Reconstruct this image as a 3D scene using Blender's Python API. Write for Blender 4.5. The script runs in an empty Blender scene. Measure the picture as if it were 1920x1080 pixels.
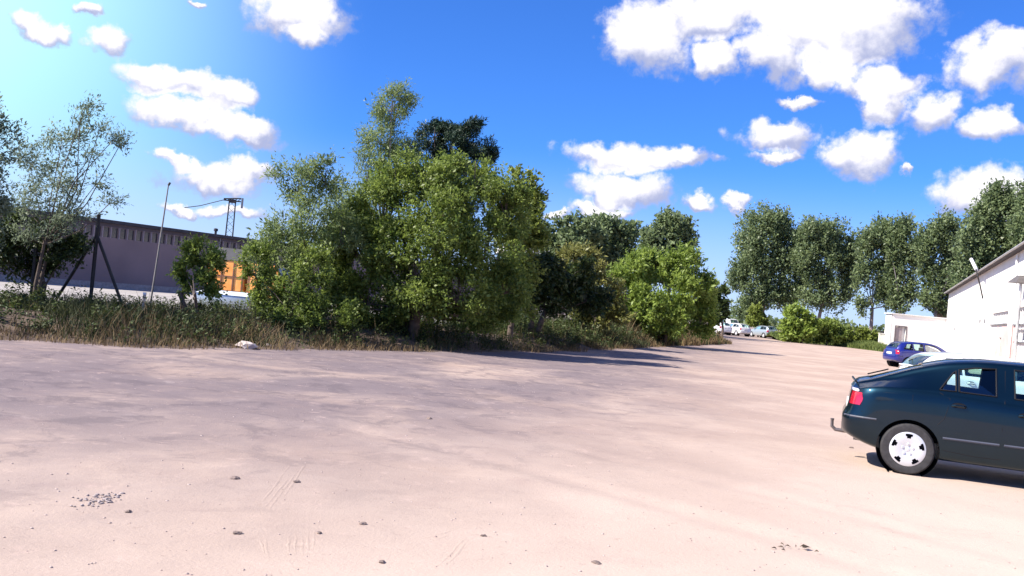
import bpy, bmesh, math, random
import numpy as np
from mathutils import Vector, Matrix

R = math.radians
rng = np.random.default_rng(7)
random.seed(7)
scene = bpy.context.scene
COL = scene.collection

# ------------------------------------------------------------------ camera
FPX = 1732.0                      # focal length in photo pixels (1920 wide)
ROLL, PITCH, CAMZ = R(5.3), R(0.75), 1.70
cam_d = bpy.data.cameras.new('camera')
cam_d.sensor_width = 36.0
cam_d.lens = 36.0 * FPX / 1920.0
cam_d.clip_start, cam_d.clip_end = 0.05, 6000
cam = bpy.data.objects.new('camera', cam_d)
COL.objects.link(cam)
fwd = Vector((0, math.cos(PITCH), math.sin(PITCH)))
right0 = Vector((1, 0, 0))
up0 = right0.cross(fwd)
right = right0 * math.cos(ROLL) + up0 * math.sin(ROLL)
up = up0 * math.cos(ROLL) - right0 * math.sin(ROLL)
M = Matrix((right, up, -fwd)).transposed().to_4x4()
M.translation = (0, 0, CAMZ)
cam.matrix_world = M
scene.camera = cam

def ray(px, py):
    d = right * ((px - 960) / FPX) + up * ((540 - py) / FPX) + fwd
    return d.normalized()

def at(px, py, Y):                # point at depth Y seen in that direction
    d = ray(px, py)
    return Vector((d.x * Y / d.y, Y, CAMZ + d.z * Y / d.y))

def gnd(px, py):                  # point of the flat ground seen there
    d = ray(px, py)
    t = -CAMZ / d.z
    return Vector((d.x * t, d.y * t, 0))

# ------------------------------------------------------------------ light
SUN_AZ, SUN_EL = R(-108), R(42)   # azimuth from +Y towards +X
sd = Vector((math.sin(SUN_AZ) * math.cos(SUN_EL), math.cos(SUN_AZ) * math.cos(SUN_EL), math.sin(SUN_EL)))
sun_d = bpy.data.lights.new('sun', 'SUN')
sun_d.energy, sun_d.angle, sun_d.color = 5.0, R(0.53), (1.0, 0.93, 0.82)
sun = bpy.data.objects.new('sun', sun_d)
COL.objects.link(sun)
sun.rotation_euler = sd.to_track_quat('Z', 'Y').to_euler()
scene.view_settings.view_transform = 'Standard'
scene.view_settings.look = 'None'
scene.view_settings.exposure = 1.0
scene.view_settings.gamma = 1.0
scene.cycles.max_bounces, scene.cycles.diffuse_bounces, scene.cycles.glossy_bounces = 6, 3, 3
scene.cycles.transmission_bounces, scene.cycles.transparent_max_bounces = 4, 12

def build_world():
    w = bpy.data.worlds.new('World')
    scene.world = w
    w.use_nodes = True
    w.cycles.sampling_method, w.cycles.sample_map_resolution = 'MANUAL', 256
    nt = w.node_tree
    N, L = nt.nodes, nt.links
    N.clear()
    out = N.new('ShaderNodeOutputWorld')
    bg = N.new('ShaderNodeBackground')
    bg.inputs[1].default_value = 0.063
    L.new(bg.outputs[0], out.inputs[0])
    sky = N.new('ShaderNodeTexSky')
    sky.sky_type = 'NISHITA'
    sky.sun_disc = False
    sky.sun_elevation = SUN_EL
    sky.sun_rotation = SUN_AZ
    sky.air_density, sky.dust_density, sky.ozone_density = 1.0, 0.25, 2.2
    hs = N.new('ShaderNodeVectorMath'); hs.operation = 'MULTIPLY'     # the camera's cool, saturated rendering of the sky
    hs.inputs[1].default_value = (.33, .76, 1.62)
    L.new(sky.outputs[0], hs.inputs[0])
    tc = N.new('ShaderNodeTexCoord')
    sep = N.new('ShaderNodeSeparateXYZ')
    L.new(tc.outputs['Generated'], sep.inputs[0])
    def math_(op, a, b=None, c=None, clamp=False):
        n = N.new('ShaderNodeMath')
        n.operation = op
        n.use_clamp = clamp
        for i, v in enumerate((a, b, c)):
            if v is None: continue
            if isinstance(v, (int, float)): n.inputs[i].default_value = v
            else: L.new(v, n.inputs[i])
        return n.outputs[0]
    def vm(op, a, b):
        n = N.new('ShaderNodeVectorMath')
        n.operation = op
        for i, v in enumerate((a, b)):
            if isinstance(v, (tuple, list)): n.inputs[i].default_value = v
            elif v is not None: L.new(v, n.inputs[i])
        return n.outputs['Value'] if op == 'LENGTH' else n.outputs[0]
    def noise(scale, detail, rough=0.55):
        n = N.new('ShaderNodeTexNoise')
        n.inputs['Scale'].default_value = scale
        n.inputs['Detail'].default_value = detail
        n.inputs['Roughness'].default_value = rough
        L.new(tc.outputs['Generated'], n.inputs['Vector'])
        return n
    az = math_('ARCTAN2', sep.outputs[0], sep.outputs[1])
    el = math_('ARCSINE', sep.outputs[2])
    cmb = N.new('ShaderNodeCombineXYZ')
    L.new(az, cmb.inputs[0]); L.new(el, cmb.inputs[1])
    n1 = noise(14, 3); n2 = noise(46, 6, 0.62)
    p = vm('ADD', cmb.outputs[0], vm('MULTIPLY', vm('SUBTRACT', n1.outputs['Color'], (.5, .5, .5)), (.075, .05, 0)))
    p = vm('ADD', p, vm('MULTIPLY', vm('SUBTRACT', n2.outputs['Color'], (.5, .5, .5)), (.03, .024, 0)))
    C = []
    px_clouds = [  # photo pixel centre and half sizes: the clouds of this sky
        (330, 158, 120, 28), (420, 185, 62, 40), (345, 218, 110, 38), (455, 252, 100, 32),
        (400, 335, 95, 34), (325, 306, 52, 15), (455, 325, 60, 30), (330, 387, 30, 12), (415, 395, 80, 14),
        (200, 82, 50, 30), (150, 15, 26, 14), (75, 57, 42, 22),
        (570, 25, 115, 58), (590, 68, 55, 26), (345, 5, 12, 8),
        (1225, 62, 95, 75), (1335, 35, 90, 45), (1450, 110, 95, 48), (1570, 55, 175, 70), (1470, 10, 230, 50),
        (1645, 150, 75, 40), (1560, 120, 62, 36), (1640, 195, 42, 38), (1345, 110, 45, 40),
        (1860, 130, 85, 48), (1905, 85, 60, 36), (1740, 205, 62, 40), (1875, 232, 75, 30),
        (1460, 258, 95, 38), (1450, 297, 66, 14), (1615, 288, 68, 45),
        (1180, 298, 135, 34), (1275, 302, 75, 20), (1160, 360, 100, 42), (1300, 390, 45, 16), (1365, 378, 28, 13),
        (1705, 320, 18, 9), (1490, 185, 50, 11), (1880, 372, 105, 52), (1050, 405, 34, 9), (1120, 398, 60, 14)]
    for (x, y, sx, sy) in px_clouds:
        d = ray(x, y)
        e = math.asin(d.z)
        C.append((math.atan2(d.x, d.y), e, 0.97 * sx / FPX / math.cos(e), 1.0 * sy / FPX, 0.0))
    rr = random.Random(3)
    for k in range(34):               # the same broken cumulus goes on round the rest of the sky
        a = rr.uniform(0.72, 2 * math.pi - 0.72)
        if a > math.pi: a -= 2 * math.pi
        if abs(a) > 3.0: continue
        e = rr.uniform(0.08, 0.75)
        s = rr.uniform(.05, .11) * (0.6 + e)
        C.append((a, e, s * 1.7 / math.cos(e), s * .75, 0.0))
    for k in range(7):
        C.append((rr.uniform(-.5, .5), rr.uniform(.42, .8), rr.uniform(.1, .2), rr.uniform(.05, .08), 0.0))
    acc = acc2 = None
    for (a, e, sa, se, _) in C:
        v0 = vm('MULTIPLY', vm('SUBTRACT', p, (a, e, 0)), (1 / sa, 1 / se, 0))
        v = math_('SUBTRACT', 1.0, vm('LENGTH', v0, None))
        acc = v if acc is None else math_('MAXIMUM', acc, v)
        v = math_('SUBTRACT', 1.0, vm('LENGTH', vm('SUBTRACT', v0, (-.15, .42, 0)), None))   # sunward side, painted whiter than the greyer undersides
        acc2 = v if acc2 is None else math_('MAXIMUM', acc2, v)
    acc = math_('MAXIMUM', acc, -0.6)
    n3 = noise(60, 8, 0.6)
    dens = math_('MULTIPLY_ADD', math_('SUBTRACT', n3.outputs[0], .5), 1.0, acc)
    def sstep(lo, hi, val):
        n = N.new('ShaderNodeMapRange')
        n.interpolation_type = 'SMOOTHSTEP'
        n.inputs[1].default_value, n.inputs[2].default_value = lo, hi
        L.new(val, n.inputs[0])
        return n.outputs[0]
    alpha = sstep(-.06, .44, dens)
    sunward = sstep(-.10, .50, math_('MULTIPLY_ADD', math_('SUBTRACT', noise(30, 5).outputs[0], .5), 1.3, acc2))
    cc = N.new('ShaderNodeMix'); cc.data_type = 'RGBA'
    cc.inputs['A'].default_value = (3.7, 4.1, 6.2, 1)
    cc.inputs['B'].default_value = (8.9, 8.7, 9.2, 1)
    L.new(sunward, cc.inputs['Factor'])
    # bright glow painted into the upper left of the sky colour
    d0 = ray(-250, 60)
    va = math_('SUBTRACT', 1.0, vm('LENGTH', vm('MULTIPLY', vm('SUBTRACT', cmb.outputs[0], (-.63, .27, 0)), (1 / .46, 1 / .46, 0)), None))
    left_glow = math_('MULTIPLY', sstep(0.0, .9, va), 0.95)
    mv = N.new('ShaderNodeMix'); mv.data_type = 'RGBA'
    L.new(left_glow, mv.inputs['Factor'])
    L.new(hs.outputs[0], mv.inputs['A'])
    mv.inputs['B'].default_value = (5.6, 9.6, 10.8, 1)
    hz = N.new('ShaderNodeMix'); hz.data_type = 'RGBA'          # pale air along the horizon
    L.new(math_('MULTIPLY', sstep(.17, -.02, el), .72), hz.inputs['Factor'])
    L.new(mv.outputs['Result'], hz.inputs['A']); hz.inputs['B'].default_value = (6.2, 7.0, 9.6, 1)
    mx = N.new('ShaderNodeMix'); mx.data_type = 'RGBA'
    L.new(alpha, mx.inputs['Factor'])
    L.new(hz.outputs['Result'], mx.inputs['A'])
    L.new(cc.outputs['Result'], mx.inputs['B'])
    L.new(mx.outputs['Result'], bg.inputs[0])
build_world()

# ------------------------------------------------------------------ helpers
def tag(o, label=None, cat=None, group=None, kind=None):
    if label: o['label'] = label
    if cat: o['category'] = cat
    if group: o['group'] = group
    if kind: o['kind'] = kind
    return o

def empty(name, loc, rz=0.0, label=None, cat=None, group=None):
    o = bpy.data.objects.new(name, None)
    COL.objects.link(o)
    o.location = loc
    o.rotation_euler = (0, 0, rz)
    o.empty_display_size = .2
    return tag(o, label, cat, group)

def link(name, me, mat, parent=None, loc=None, smooth=False):
    o = bpy.data.objects.new(name, me)
    COL.objects.link(o)
    if mat is not None and len(me.materials) == 0: me.materials.append(mat)
    if parent is not None: o.parent = parent
    if loc is not None: o.location = loc
    if smooth:
        me.polygons.foreach_set('use_smooth', [True] * len(me.polygons))
    return o

def np_mesh(name, V, F):          # F: (n,4) or (n,3) int array
    me = bpy.data.meshes.new(name)
    V = np.asarray(V, dtype=np.float32); F = np.asarray(F, dtype=np.int32)
    k = F.shape[1]
    me.vertices.add(len(V)); me.vertices.foreach_set('co', V.ravel())
    me.loops.add(F.size); me.loops.foreach_set('vertex_index', F.ravel())
    me.polygons.add(len(F))
    me.polygons.foreach_set('loop_start', np.arange(0, F.size, k, dtype=np.int32))
    me.polygons.foreach_set('loop_total', np.full(len(F), k, dtype=np.int32))
    me.update(calc_edges=True)
    return me

class MB:
    def __init__(s): s.v, s.f = [], []
    def add(s, vs, fs):
        n = len(s.v); s.v += [tuple(v) for v in vs]; s.f += [tuple(i + n for i in f) for f in fs]; return s
    def box(s, lo, hi, bev=0.0):
        (a, b, c), (d, e, f) = lo, hi
        if bev <= 0:
            return s.add([(a, b, c), (d, b, c), (d, e, c), (a, e, c), (a, b, f), (d, b, f), (d, e, f), (a, e, f)],
                         [(0, 3, 2, 1), (4, 5, 6, 7), (0, 1, 5, 4), (1, 2, 6, 5), (2, 3, 7, 6), (3, 0, 4, 7)])
        bm = bmesh.new()
        bmesh.ops.create_cube(bm, size=1)
        for v in bm.verts:
            v.co = ((a + d) / 2 + v.co.x * (d - a), (b + e) / 2 + v.co.y * (e - b), (c + f) / 2 + v.co.z * (f - c))
        bmesh.ops.bevel(bm, geom=bm.edges[:], offset=bev, segments=2, affect='EDGES', profile=.6)
        bm.verts.index_update()
        s.add([v.co[:] for v in bm.verts], [[v.index for v in q.verts] for q in bm.faces])
        bm.free(); return s
    def tube(s, pts, rad, n=8, caps=True):
        pts = [Vector(p) for p in pts]
        if isinstance(rad, (int, float)): rad = [rad] * len(pts)
        rings, prev = [], None
        for i, p in enumerate(pts):
            t = (pts[min(i + 1, len(pts) - 1)] - pts[max(i - 1, 0)]).normalized()
            if prev is None:
                a = Vector((0, 0, 1)) if abs(t.z) < .9 else Vector((1, 0, 0))
                u = t.cross(a).normalized()
            else:
                u = (prev - t * prev.dot(t)).normalized()
            prev = u; w = t.cross(u)
            rings.append([p + (u * math.cos(k * 2 * math.pi / n) + w * math.sin(k * 2 * math.pi / n)) * rad[i] for k in range(n)])
        vs = [q for r in rings for q in r]; fs = []
        for i in range(len(pts) - 1):
            for k in range(n):
                a, b = i * n + k, i * n + (k + 1) % n
                fs.append((a, b, b + n, a + n))
        if caps:
            fs.append(tuple(reversed(range(n)))); fs.append(tuple(range((len(pts) - 1) * n, len(pts) * n)))
        return s.add(vs, fs)
    def lathe(s, prof, n=32, axis='y', c=(0, 0, 0)):   # prof: (radius, along)
        vs, fs = [], []
        for (r, h) in prof:
            for k in range(n):
                a = 2 * math.pi * k / n
                p = (r * math.cos(a), h, r * math.sin(a)) if axis == 'y' else (r * math.cos(a), r * math.sin(a), h)
                vs.append((p[0] + c[0], p[1] + c[1], p[2] + c[2]))
        for i in range(len(prof) - 1):
            for k in range(n):
                a, b = i * n + k, i * n + (k + 1) % n
                fs.append((a, b, b + n, a + n))
        return s.add(vs, fs)
    def mesh(s, name):
        me = bpy.data.meshes.new(name); me.from_pydata(s.v, [], s.f); me.update()
        bm = bmesh.new(); bm.from_mesh(me)
        bmesh.ops.recalc_face_normals(bm, faces=bm.faces[:])
        bm.to_mesh(me); bm.free()
        return me
    def build(s, name, mat, parent=None, loc=None, smooth=None):
        me = s.mesh(name)
        o = link(name, me, mat, parent, loc)
        if smooth:
            me.polygons.foreach_set('use_smooth', [True] * len(me.polygons))
            me.set_sharp_from_angle(angle=R(smooth))
        return o

# value noise in numpy
_lat = rng.random((256, 256))
def vnoise(x, y):
    xi, yi = np.floor(x).astype(int), np.floor(y).astype(int)
    fx, fy = x - xi, y - yi
    fx, fy = fx * fx * (3 - 2 * fx), fy * fy * (3 - 2 * fy)
    g = lambda i, j: _lat[i & 255, j & 255]
    return (g(xi, yi) * (1 - fx) + g(xi + 1, yi) * fx) * (1 - fy) + (g(xi, yi + 1) * (1 - fx) + g(xi + 1, yi + 1) * fx) * fy - .5
def fbm(x, y, o=4):
    t, a = 0, 1.0
    for k in range(o):
        t = t + a * vnoise(x * 2 ** k + 17 * k, y * 2 ** k + 31 * k); a *= .5
    return t

# ------------------------------------------------------------------ materials
MATS = {}
def new_mat(name):
    m = bpy.data.materials.new(name); m.use_nodes = True
    return m, m.node_tree.nodes, m.node_tree.links, m.node_tree.nodes['Principled BSDF']

def col(c): return (c[0], c[1], c[2], 1)

def mat(name, c, rough=.6, metal=0.0, var=.12, scale=6.0, bump=0.0, bscale=30.0, spec=.5, coat=0.0, c2=None, detail=5):
    if name in MATS: return MATS[name]
    m, N, L, P = new_mat(name)
    tc = N.new('ShaderNodeTexCoord')
    no = N.new('ShaderNodeTexNoise'); no.inputs['Scale'].default_value = scale; no.inputs['Detail'].default_value = detail
    L.new(tc.outputs['Object'], no.inputs['Vector'])
    mx = N.new('ShaderNodeMix'); mx.data_type = 'RGBA'
    a = c if c2 is not None else tuple(v * (1 - var) for v in c)
    b = c2 if c2 is not None else tuple(min(1, v * (1 + var)) for v in c)
    mx.inputs['A'].default_value, mx.inputs['B'].default_value = col(a), col(b)
    mr = N.new('ShaderNodeMapRange'); mr.inputs[1].default_value, mr.inputs[2].default_value = .32, .68
    L.new(no.outputs[0], mr.inputs[0]); L.new(mr.outputs[0], mx.inputs['Factor'])
    L.new(mx.outputs['Result'], P.inputs['Base Color'])
    P.inputs['Roughness'].default_value = rough; P.inputs['Metallic'].default_value = metal
    P.inputs['Specular IOR Level'].default_value = spec
    P.inputs['Coat Weight'].default_value = coat; P.inputs['Coat Roughness'].default_value = .04
    if bump > 0:
        n2 = N.new('ShaderNodeTexNoise'); n2.inputs['Scale'].default_value = bscale; n2.inputs['Detail'].default_value = 6
        L.new(tc.outputs['Object'], n2.inputs['Vector'])
        bp = N.new('ShaderNodeBump'); bp.inputs['Strength'].default_value = bump; bp.inputs['Distance'].default_value = .02
        L.new(n2.outputs[0], bp.inputs['Height']); L.new(bp.outputs[0], P.inputs['Normal'])
    MATS[name] = m
    return m

def leaf_mat(name, dark, light, trans=.35, rough=.5, nscale=.9):
    if name in MATS: return MATS[name]
    m, N, L, P = new_mat(name)
    ge = N.new('ShaderNodeNewGeometry')
    tc = N.new('ShaderNodeTexCoord')
    no = N.new('ShaderNodeTexNoise'); no.inputs['Scale'].default_value = nscale; no.inputs['Detail'].default_value = 2
    L.new(tc.outputs['Object'], no.inputs['Vector'])
    ad = N.new('ShaderNodeMath'); ad.operation = 'MULTIPLY_ADD'; ad.inputs[1].default_value = 1.5; ad.inputs[2].default_value = -.5
    L.new(no.outputs[0], ad.inputs[0])
    a2 = N.new('ShaderNodeMath'); a2.operation = 'ADD'
    hf = N.new('ShaderNodeMath'); hf.operation = 'MULTIPLY'; hf.inputs[1].default_value = .75
    L.new(ge.outputs['Random Per Island'], hf.inputs[0])
    L.new(hf.outputs[0], a2.inputs[0]); L.new(ad.outputs[0], a2.inputs[1]); a2.use_clamp = True
    mx = N.new('ShaderNodeMix'); mx.data_type = 'RGBA'
    mx.inputs['A'].default_value, mx.inputs['B'].default_value = col(dark), col(light)
    L.new(a2.outputs[0], mx.inputs['Factor'])
    L.new(mx.outputs['Result'], P.inputs['Base Color'])
    P.inputs['Roughness'].default_value = rough; P.inputs['Specular IOR Level'].default_value = .45
    tr = N.new('ShaderNodeBsdfTranslucent'); L.new(mx.outputs['Result'], tr.inputs['Color'])
    ms = N.new('ShaderNodeMixShader'); ms.inputs[0].default_value = trans
    L.new(P.outputs[0], ms.inputs[1]); L.new(tr.outputs[0], ms.inputs[2])
    L.new(ms.outputs[0], N['Material Output'].inputs['Surface'])
    MATS[name] = m
    return m

def glass_mat(name, tint, refl=.9):
    if name in MATS: return MATS[name]
    m, N, L, P = new_mat(name)
    N.remove(P)
    t = N.new('ShaderNodeBsdfTransparent'); t.inputs[0].default_value = col(tint)
    g = N.new('ShaderNodeBsdfGlossy'); g.inputs['Roughness'].default_value = .02; g.inputs[0].default_value = (refl, refl, refl, 1)
    fr = N.new('ShaderNodeFresnel'); fr.inputs[0].default_value = 1.5
    ms = N.new('ShaderNodeMixShader')
    L.new(fr.outputs[0], ms.inputs[0]); L.new(t.outputs[0], ms.inputs[1]); L.new(g.outputs[0], ms.inputs[2])
    L.new(ms.outputs[0], N['Material Output'].inputs['Surface'])
    MATS[name] = m
    return m

def ground_mat():
    m, N, L, P = new_mat('sandy_dirt')
    tc = N.new('ShaderNodeTexCoord')
    def noise(s, d=6, r=.6, dist=0):
        n = N.new('ShaderNodeTexNoise'); n.inputs['Scale'].default_value = s; n.inputs['Detail'].default_value = d
        n.inputs['Roughness'].default_value = r; n.inputs['Distortion'].default_value = dist
        L.new(tc.outputs['Object'], n.inputs['Vector']); return n.outputs[0]
    def rng_(v, lo, hi):
        r = N.new('ShaderNodeMapRange'); r.inputs[1].default_value, r.inputs[2].default_value = lo, hi
        r.interpolation_type = 'SMOOTHSTEP'; L.new(v, r.inputs[0]); return r.outputs[0]
    def mix(f, a, b):
        x = N.new('ShaderNodeMix'); x.data_type = 'RGBA'
        L.new(f, x.inputs['Factor'])
        for k, v in (('A', a), ('B', b)):
            if isinstance(v, tuple): x.inputs[k].default_value = col(v)
            else: L.new(v, x.inputs[k])
        return x.outputs['Result']
    def mul(a, b):
        x = N.new('ShaderNodeMath'); x.operation = 'MULTIPLY'; x.use_clamp = True
        for i, v in enumerate((a, b)):
            if isinstance(v, (int, float)): x.inputs[i].default_value = v
            else: L.new(v, x.inputs[i])
        return x.outputs[0]
    c = mix(rng_(noise(.35, 6), .38, .64), (.375, .280, .232), (.455, .350, .290))
    # overexposed brightness of the near right put into the colour, paler and yellower
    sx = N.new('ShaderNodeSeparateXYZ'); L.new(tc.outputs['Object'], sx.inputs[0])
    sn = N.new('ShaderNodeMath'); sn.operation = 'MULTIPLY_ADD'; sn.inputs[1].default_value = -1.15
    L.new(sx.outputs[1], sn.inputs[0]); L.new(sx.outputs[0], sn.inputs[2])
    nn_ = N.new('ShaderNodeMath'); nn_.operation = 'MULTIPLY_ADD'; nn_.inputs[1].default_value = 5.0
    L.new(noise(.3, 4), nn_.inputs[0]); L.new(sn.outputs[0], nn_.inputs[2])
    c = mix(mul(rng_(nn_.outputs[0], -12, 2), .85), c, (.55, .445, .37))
    # damp, compacted grey soil spreads over the far left of the yard
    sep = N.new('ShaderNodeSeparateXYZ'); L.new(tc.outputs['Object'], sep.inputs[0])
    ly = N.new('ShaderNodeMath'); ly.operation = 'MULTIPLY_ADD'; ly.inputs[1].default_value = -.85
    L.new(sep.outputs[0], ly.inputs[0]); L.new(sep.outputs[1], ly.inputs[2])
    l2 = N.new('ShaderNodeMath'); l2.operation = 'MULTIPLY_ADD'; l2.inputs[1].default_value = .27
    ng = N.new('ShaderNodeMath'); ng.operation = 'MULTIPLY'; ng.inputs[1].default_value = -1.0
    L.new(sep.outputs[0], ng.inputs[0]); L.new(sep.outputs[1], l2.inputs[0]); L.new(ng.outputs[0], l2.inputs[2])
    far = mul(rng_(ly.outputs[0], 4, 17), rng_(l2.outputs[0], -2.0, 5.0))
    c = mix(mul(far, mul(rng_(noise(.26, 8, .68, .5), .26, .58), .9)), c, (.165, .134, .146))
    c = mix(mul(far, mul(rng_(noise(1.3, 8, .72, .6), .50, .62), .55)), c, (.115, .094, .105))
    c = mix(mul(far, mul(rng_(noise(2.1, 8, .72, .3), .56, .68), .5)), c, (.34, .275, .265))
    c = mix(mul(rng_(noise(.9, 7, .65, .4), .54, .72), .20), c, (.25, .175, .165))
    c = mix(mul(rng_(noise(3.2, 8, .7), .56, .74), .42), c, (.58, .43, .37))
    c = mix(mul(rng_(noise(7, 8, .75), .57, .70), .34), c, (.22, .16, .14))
    c = mix(mul(rng_(noise(60, 4, .7), .60, .75), .35), c, (.20, .15, .135))
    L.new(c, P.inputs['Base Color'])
    P.inputs['Roughness'].default_value = .95; P.inputs['Specular IOR Level'].default_value = .15
    b1 = N.new('ShaderNodeBump'); b1.inputs['Strength'].default_value = .14; b1.inputs['Distance'].default_value = .06
    L.new(noise(2.2, 8, .68), b1.inputs['Height'])
    b2 = N.new('ShaderNodeBump'); b2.inputs['Strength'].default_value = .5; b2.inputs['Distance'].default_value = .012
    L.new(noise(34, 6, .7), b2.inputs['Height']); L.new(b1.outputs[0], b2.inputs['Normal'])
    L.new(b2.outputs[0], P.inputs['Normal'])
    MATS['dirt'] = m
    return m

BARK = mat('bark_grey_brown', (.10, .075, .06), .9, bump=.6, bscale=14, var=.4)
PALEBARK = mat('bark_pale', (.22, .19, .18), .9, bump=.5, bscale=10, var=.35)
SOIL = mat('verge_soil', (.075, .05, .04), .95, c2=(.15, .105, .075), scale=1.4, bump=.8, bscale=9)
CONC = mat('pale_concrete', (.34, .31, .285), .9, var=.18, scale=.7, bump=.3, bscale=12)
GRASSG = leaf_mat('weed_green', (.016, .026, .008), (.075, .085, .026), .2, .75, .5)
GRASSB = leaf_mat('grass_bright', (.05, .09, .018), (.16, .20, .05), .3, .7, .4)
STRAW = leaf_mat('dry_straw', (.075, .048, .024), (.25, .175, .085), .2, .8, .6)
BROADL = leaf_mat('weed_broadleaf', (.022, .04, .011), (.09, .12, .030), .25, .6, .6)

# ------------------------------------------------------------------ ground
def axis_lines(lo, hi, step, far):
    a = list(np.arange(lo, hi + 1e-6, step))
    s, x = step, lo
    left = []
    while x > -far:
        s *= 1.35; x -= s; left.append(x)
    s, x = step, hi
    rightl = []
    while x < far:
        s *= 1.35; x += s; rightl.append(x)
    return np.array(left[::-1] + a + rightl)
gx, gy = axis_lines(-14, 16, .12, 3000), axis_lines(1.5, 34, .14, 3000)
X, Y = np.meshgrid(gx, gy, indexing='ij')
fade = np.clip(1 - (np.hypot(X - 1, Y - 15) - 17) / 10, 0, 1)
Z = (fbm(X * .35, Y * .35, 3) * .022 + fbm(X * 1.3 + 9, Y * 1.3, 4) * .022) * fade
carmask = np.clip((np.hypot((X - 7.0) / 3.5, (Y - 12.5) / 2.5) - 1) * 2, 0, 1)
for (cx_, cy_, rad_) in ((-14, -6, 21.0), (-14, -6, 22.6), (-3, -14, 27.5), (-3, -14, 29.1), (6, 60, 46.), (6, 60, 47.6)):    # soft wheel ruts
    dr_ = np.abs(np.hypot(X - cx_, Y - cy_) - rad_ - .25 * fbm(X * .2, Y * .2, 2))
    Z -= (.022 * np.exp(-(dr_ / .16) ** 2) - .010 * np.exp(-((dr_ - .30) / .12) ** 2)) * fade * np.clip(fbm(X * .3 + 50, Y * .3, 2) * 2 + .6, 0, 1)
Z *= carmask
nx, ny = len(gx), len(gy)
idx = np.arange(nx * ny).reshape(nx, ny)
F = np.stack([idx[:-1, :-1], idx[1:, :-1], idx[1:, 1:], idx[:-1, 1:]], -1).reshape(-1, 4)
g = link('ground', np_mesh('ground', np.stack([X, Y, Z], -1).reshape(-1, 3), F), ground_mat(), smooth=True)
g['kind'] = 'structure'

def ground_z(x, y):               # height of the yard's soft relief
    i = int(np.clip(np.searchsorted(gx, x) - 1, 0, nx - 2)); j = int(np.clip(np.searchsorted(gy, y) - 1, 0, ny - 2))
    fx, fy_ = (x - gx[i]) / (gx[i + 1] - gx[i]), (y - gy[j]) / (gy[j + 1] - gy[j])
    return float((Z[i, j] * (1 - fx) + Z[i + 1, j] * fx) * (1 - fy_) + (Z[i, j + 1] * (1 - fx) + Z[i + 1, j + 1] * fx) * fy_)
ZYARD, GXN = Z, (nx, ny)

# ------------------------------------------------------------------ the weedy verge along the yard
edge_px = [(-420, 610), (-200, 624), (0, 637), (120, 643), (230, 650), (400, 652), (500, 655), (700, 657), (860, 661), (1000, 660),
           (1120, 657), (1230, 651), (1320, 647.5), (1376, 645)]
E = np.array([gnd(*p)[:2] for p in edge_px])
seg = np.hypot(*np.diff(E, axis=0).T); S = np.concatenate([[0], np.cumsum(seg)])
SLEN = S[-1]
def edge_at(s):
    s = np.asarray(s, float)
    return np.stack([np.interp(s, S, E[:, 0]), np.interp(s, S, E[:, 1])], -1)
def edge_n(s):
    d = edge_at(np.clip(s + 3.0, 0, SLEN)) - edge_at(np.clip(s - 3.0, 0, SLEN))
    d /= np.linalg.norm(d, axis=-1, keepdims=True)
    return np.stack([-d[..., 1], d[..., 0]], -1)
def vwidth(s): return np.interp(s, [0, SLEN * .55, SLEN * .85, SLEN], [8.5, 9.0, 6.5, 4.0])
def sst(a, b, x):
    t = np.clip((x - a) / (b - a), 0, 1); return t * t * (3 - 2 * t)
def vheight(s, t):
    w = vwidth(s)
    h = .42 * sst(0, 2.4, t) * (1 - sst(w - 3, w, t)) * sst(SLEN, SLEN - 3, s)
    return h + .10 * fbm(s * .7, t * .7, 3) * sst(0, .8, t) * (1 - sst(w - 2, w, t))
def vpos(s, t):
    s = np.asarray(s, float); t = np.asarray(t, float)
    p = edge_at(s) + edge_n(s) * (t + .35 * fbm(s * .8, s * 0 + 3.3, 3) + .25 * np.sin(s * 1.7) * .4)[..., None]
    return np.concatenate([p, vheight(s, t)[..., None]], -1)
ns, ntt = 260, 26
s_, t_ = np.meshgrid(np.linspace(0, SLEN, ns), np.linspace(0, 1, ntt), indexing='ij')
P3 = vpos(s_, t_ * vwidth(s_))
P3[..., 2] -= .012 * (t_ < .01) - .005
idx = np.arange(ns * ntt).reshape(ns, ntt)
F = np.stack([idx[:-1, :-1], idx[1:, :-1], idx[1:, 1:], idx[:-1, 1:]], -1).reshape(-1, 4)
v = link('verge', np_mesh('verge', P3.reshape(-1, 3), F), SOIL, smooth=True); v['kind'] = 'structure'

# concrete yard on the other side of the verge
cy = MB()
q = [gnd(-500, 552), gnd(-500, 516), gnd(0, 520), gnd(560, 556), gnd(560, 590), gnd(200, 572)]
pts = [edge_at(0.) + edge_n(0.) * 7.6]
ss = np.linspace(0, SLEN * .62, 14)
rim = [tuple(edge_at(k) + edge_n(k) * (vwidth(k) - .3)) for k in ss]
far_pts = [(-16, 84), (-52, 47), (-40, 14)]
vs = [(p[0], p[1], .004) for p in rim + far_pts]
cy.add(vs, [tuple(range(len(vs)))])
cy.build('concrete_yard', CONC)['kind'] = 'structure'

def blades(n, s_rng, t_rng, h_rng, w_rng, lean=.45, sfun=None, density=None):
    s = rng.uniform(*s_rng, n); w = vwidth(s)
    t = rng.uniform(0, 1, n) ** 1.0 * (t_rng[1] - t_rng[0]) + t_rng[0]
    keep = t < w - .3
    if density is not None: keep &= rng.random(n) < density(s, t)
    s, t = s[keep], t[keep]
    b = vpos(s, t); m = len(s)
    b[:, 2] -= .02
    h = rng.uniform(*h_rng, m) * (.6 + .9 * np.clip(fbm(s * .5, t * .6 + 40, 3) + .5, 0, 1))
    h *= .45 + .55 * sst(0, 1.3, t)
    wd = rng.uniform(*w_rng, m)
    return blade_mesh(b, h, wd, lean)

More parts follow.
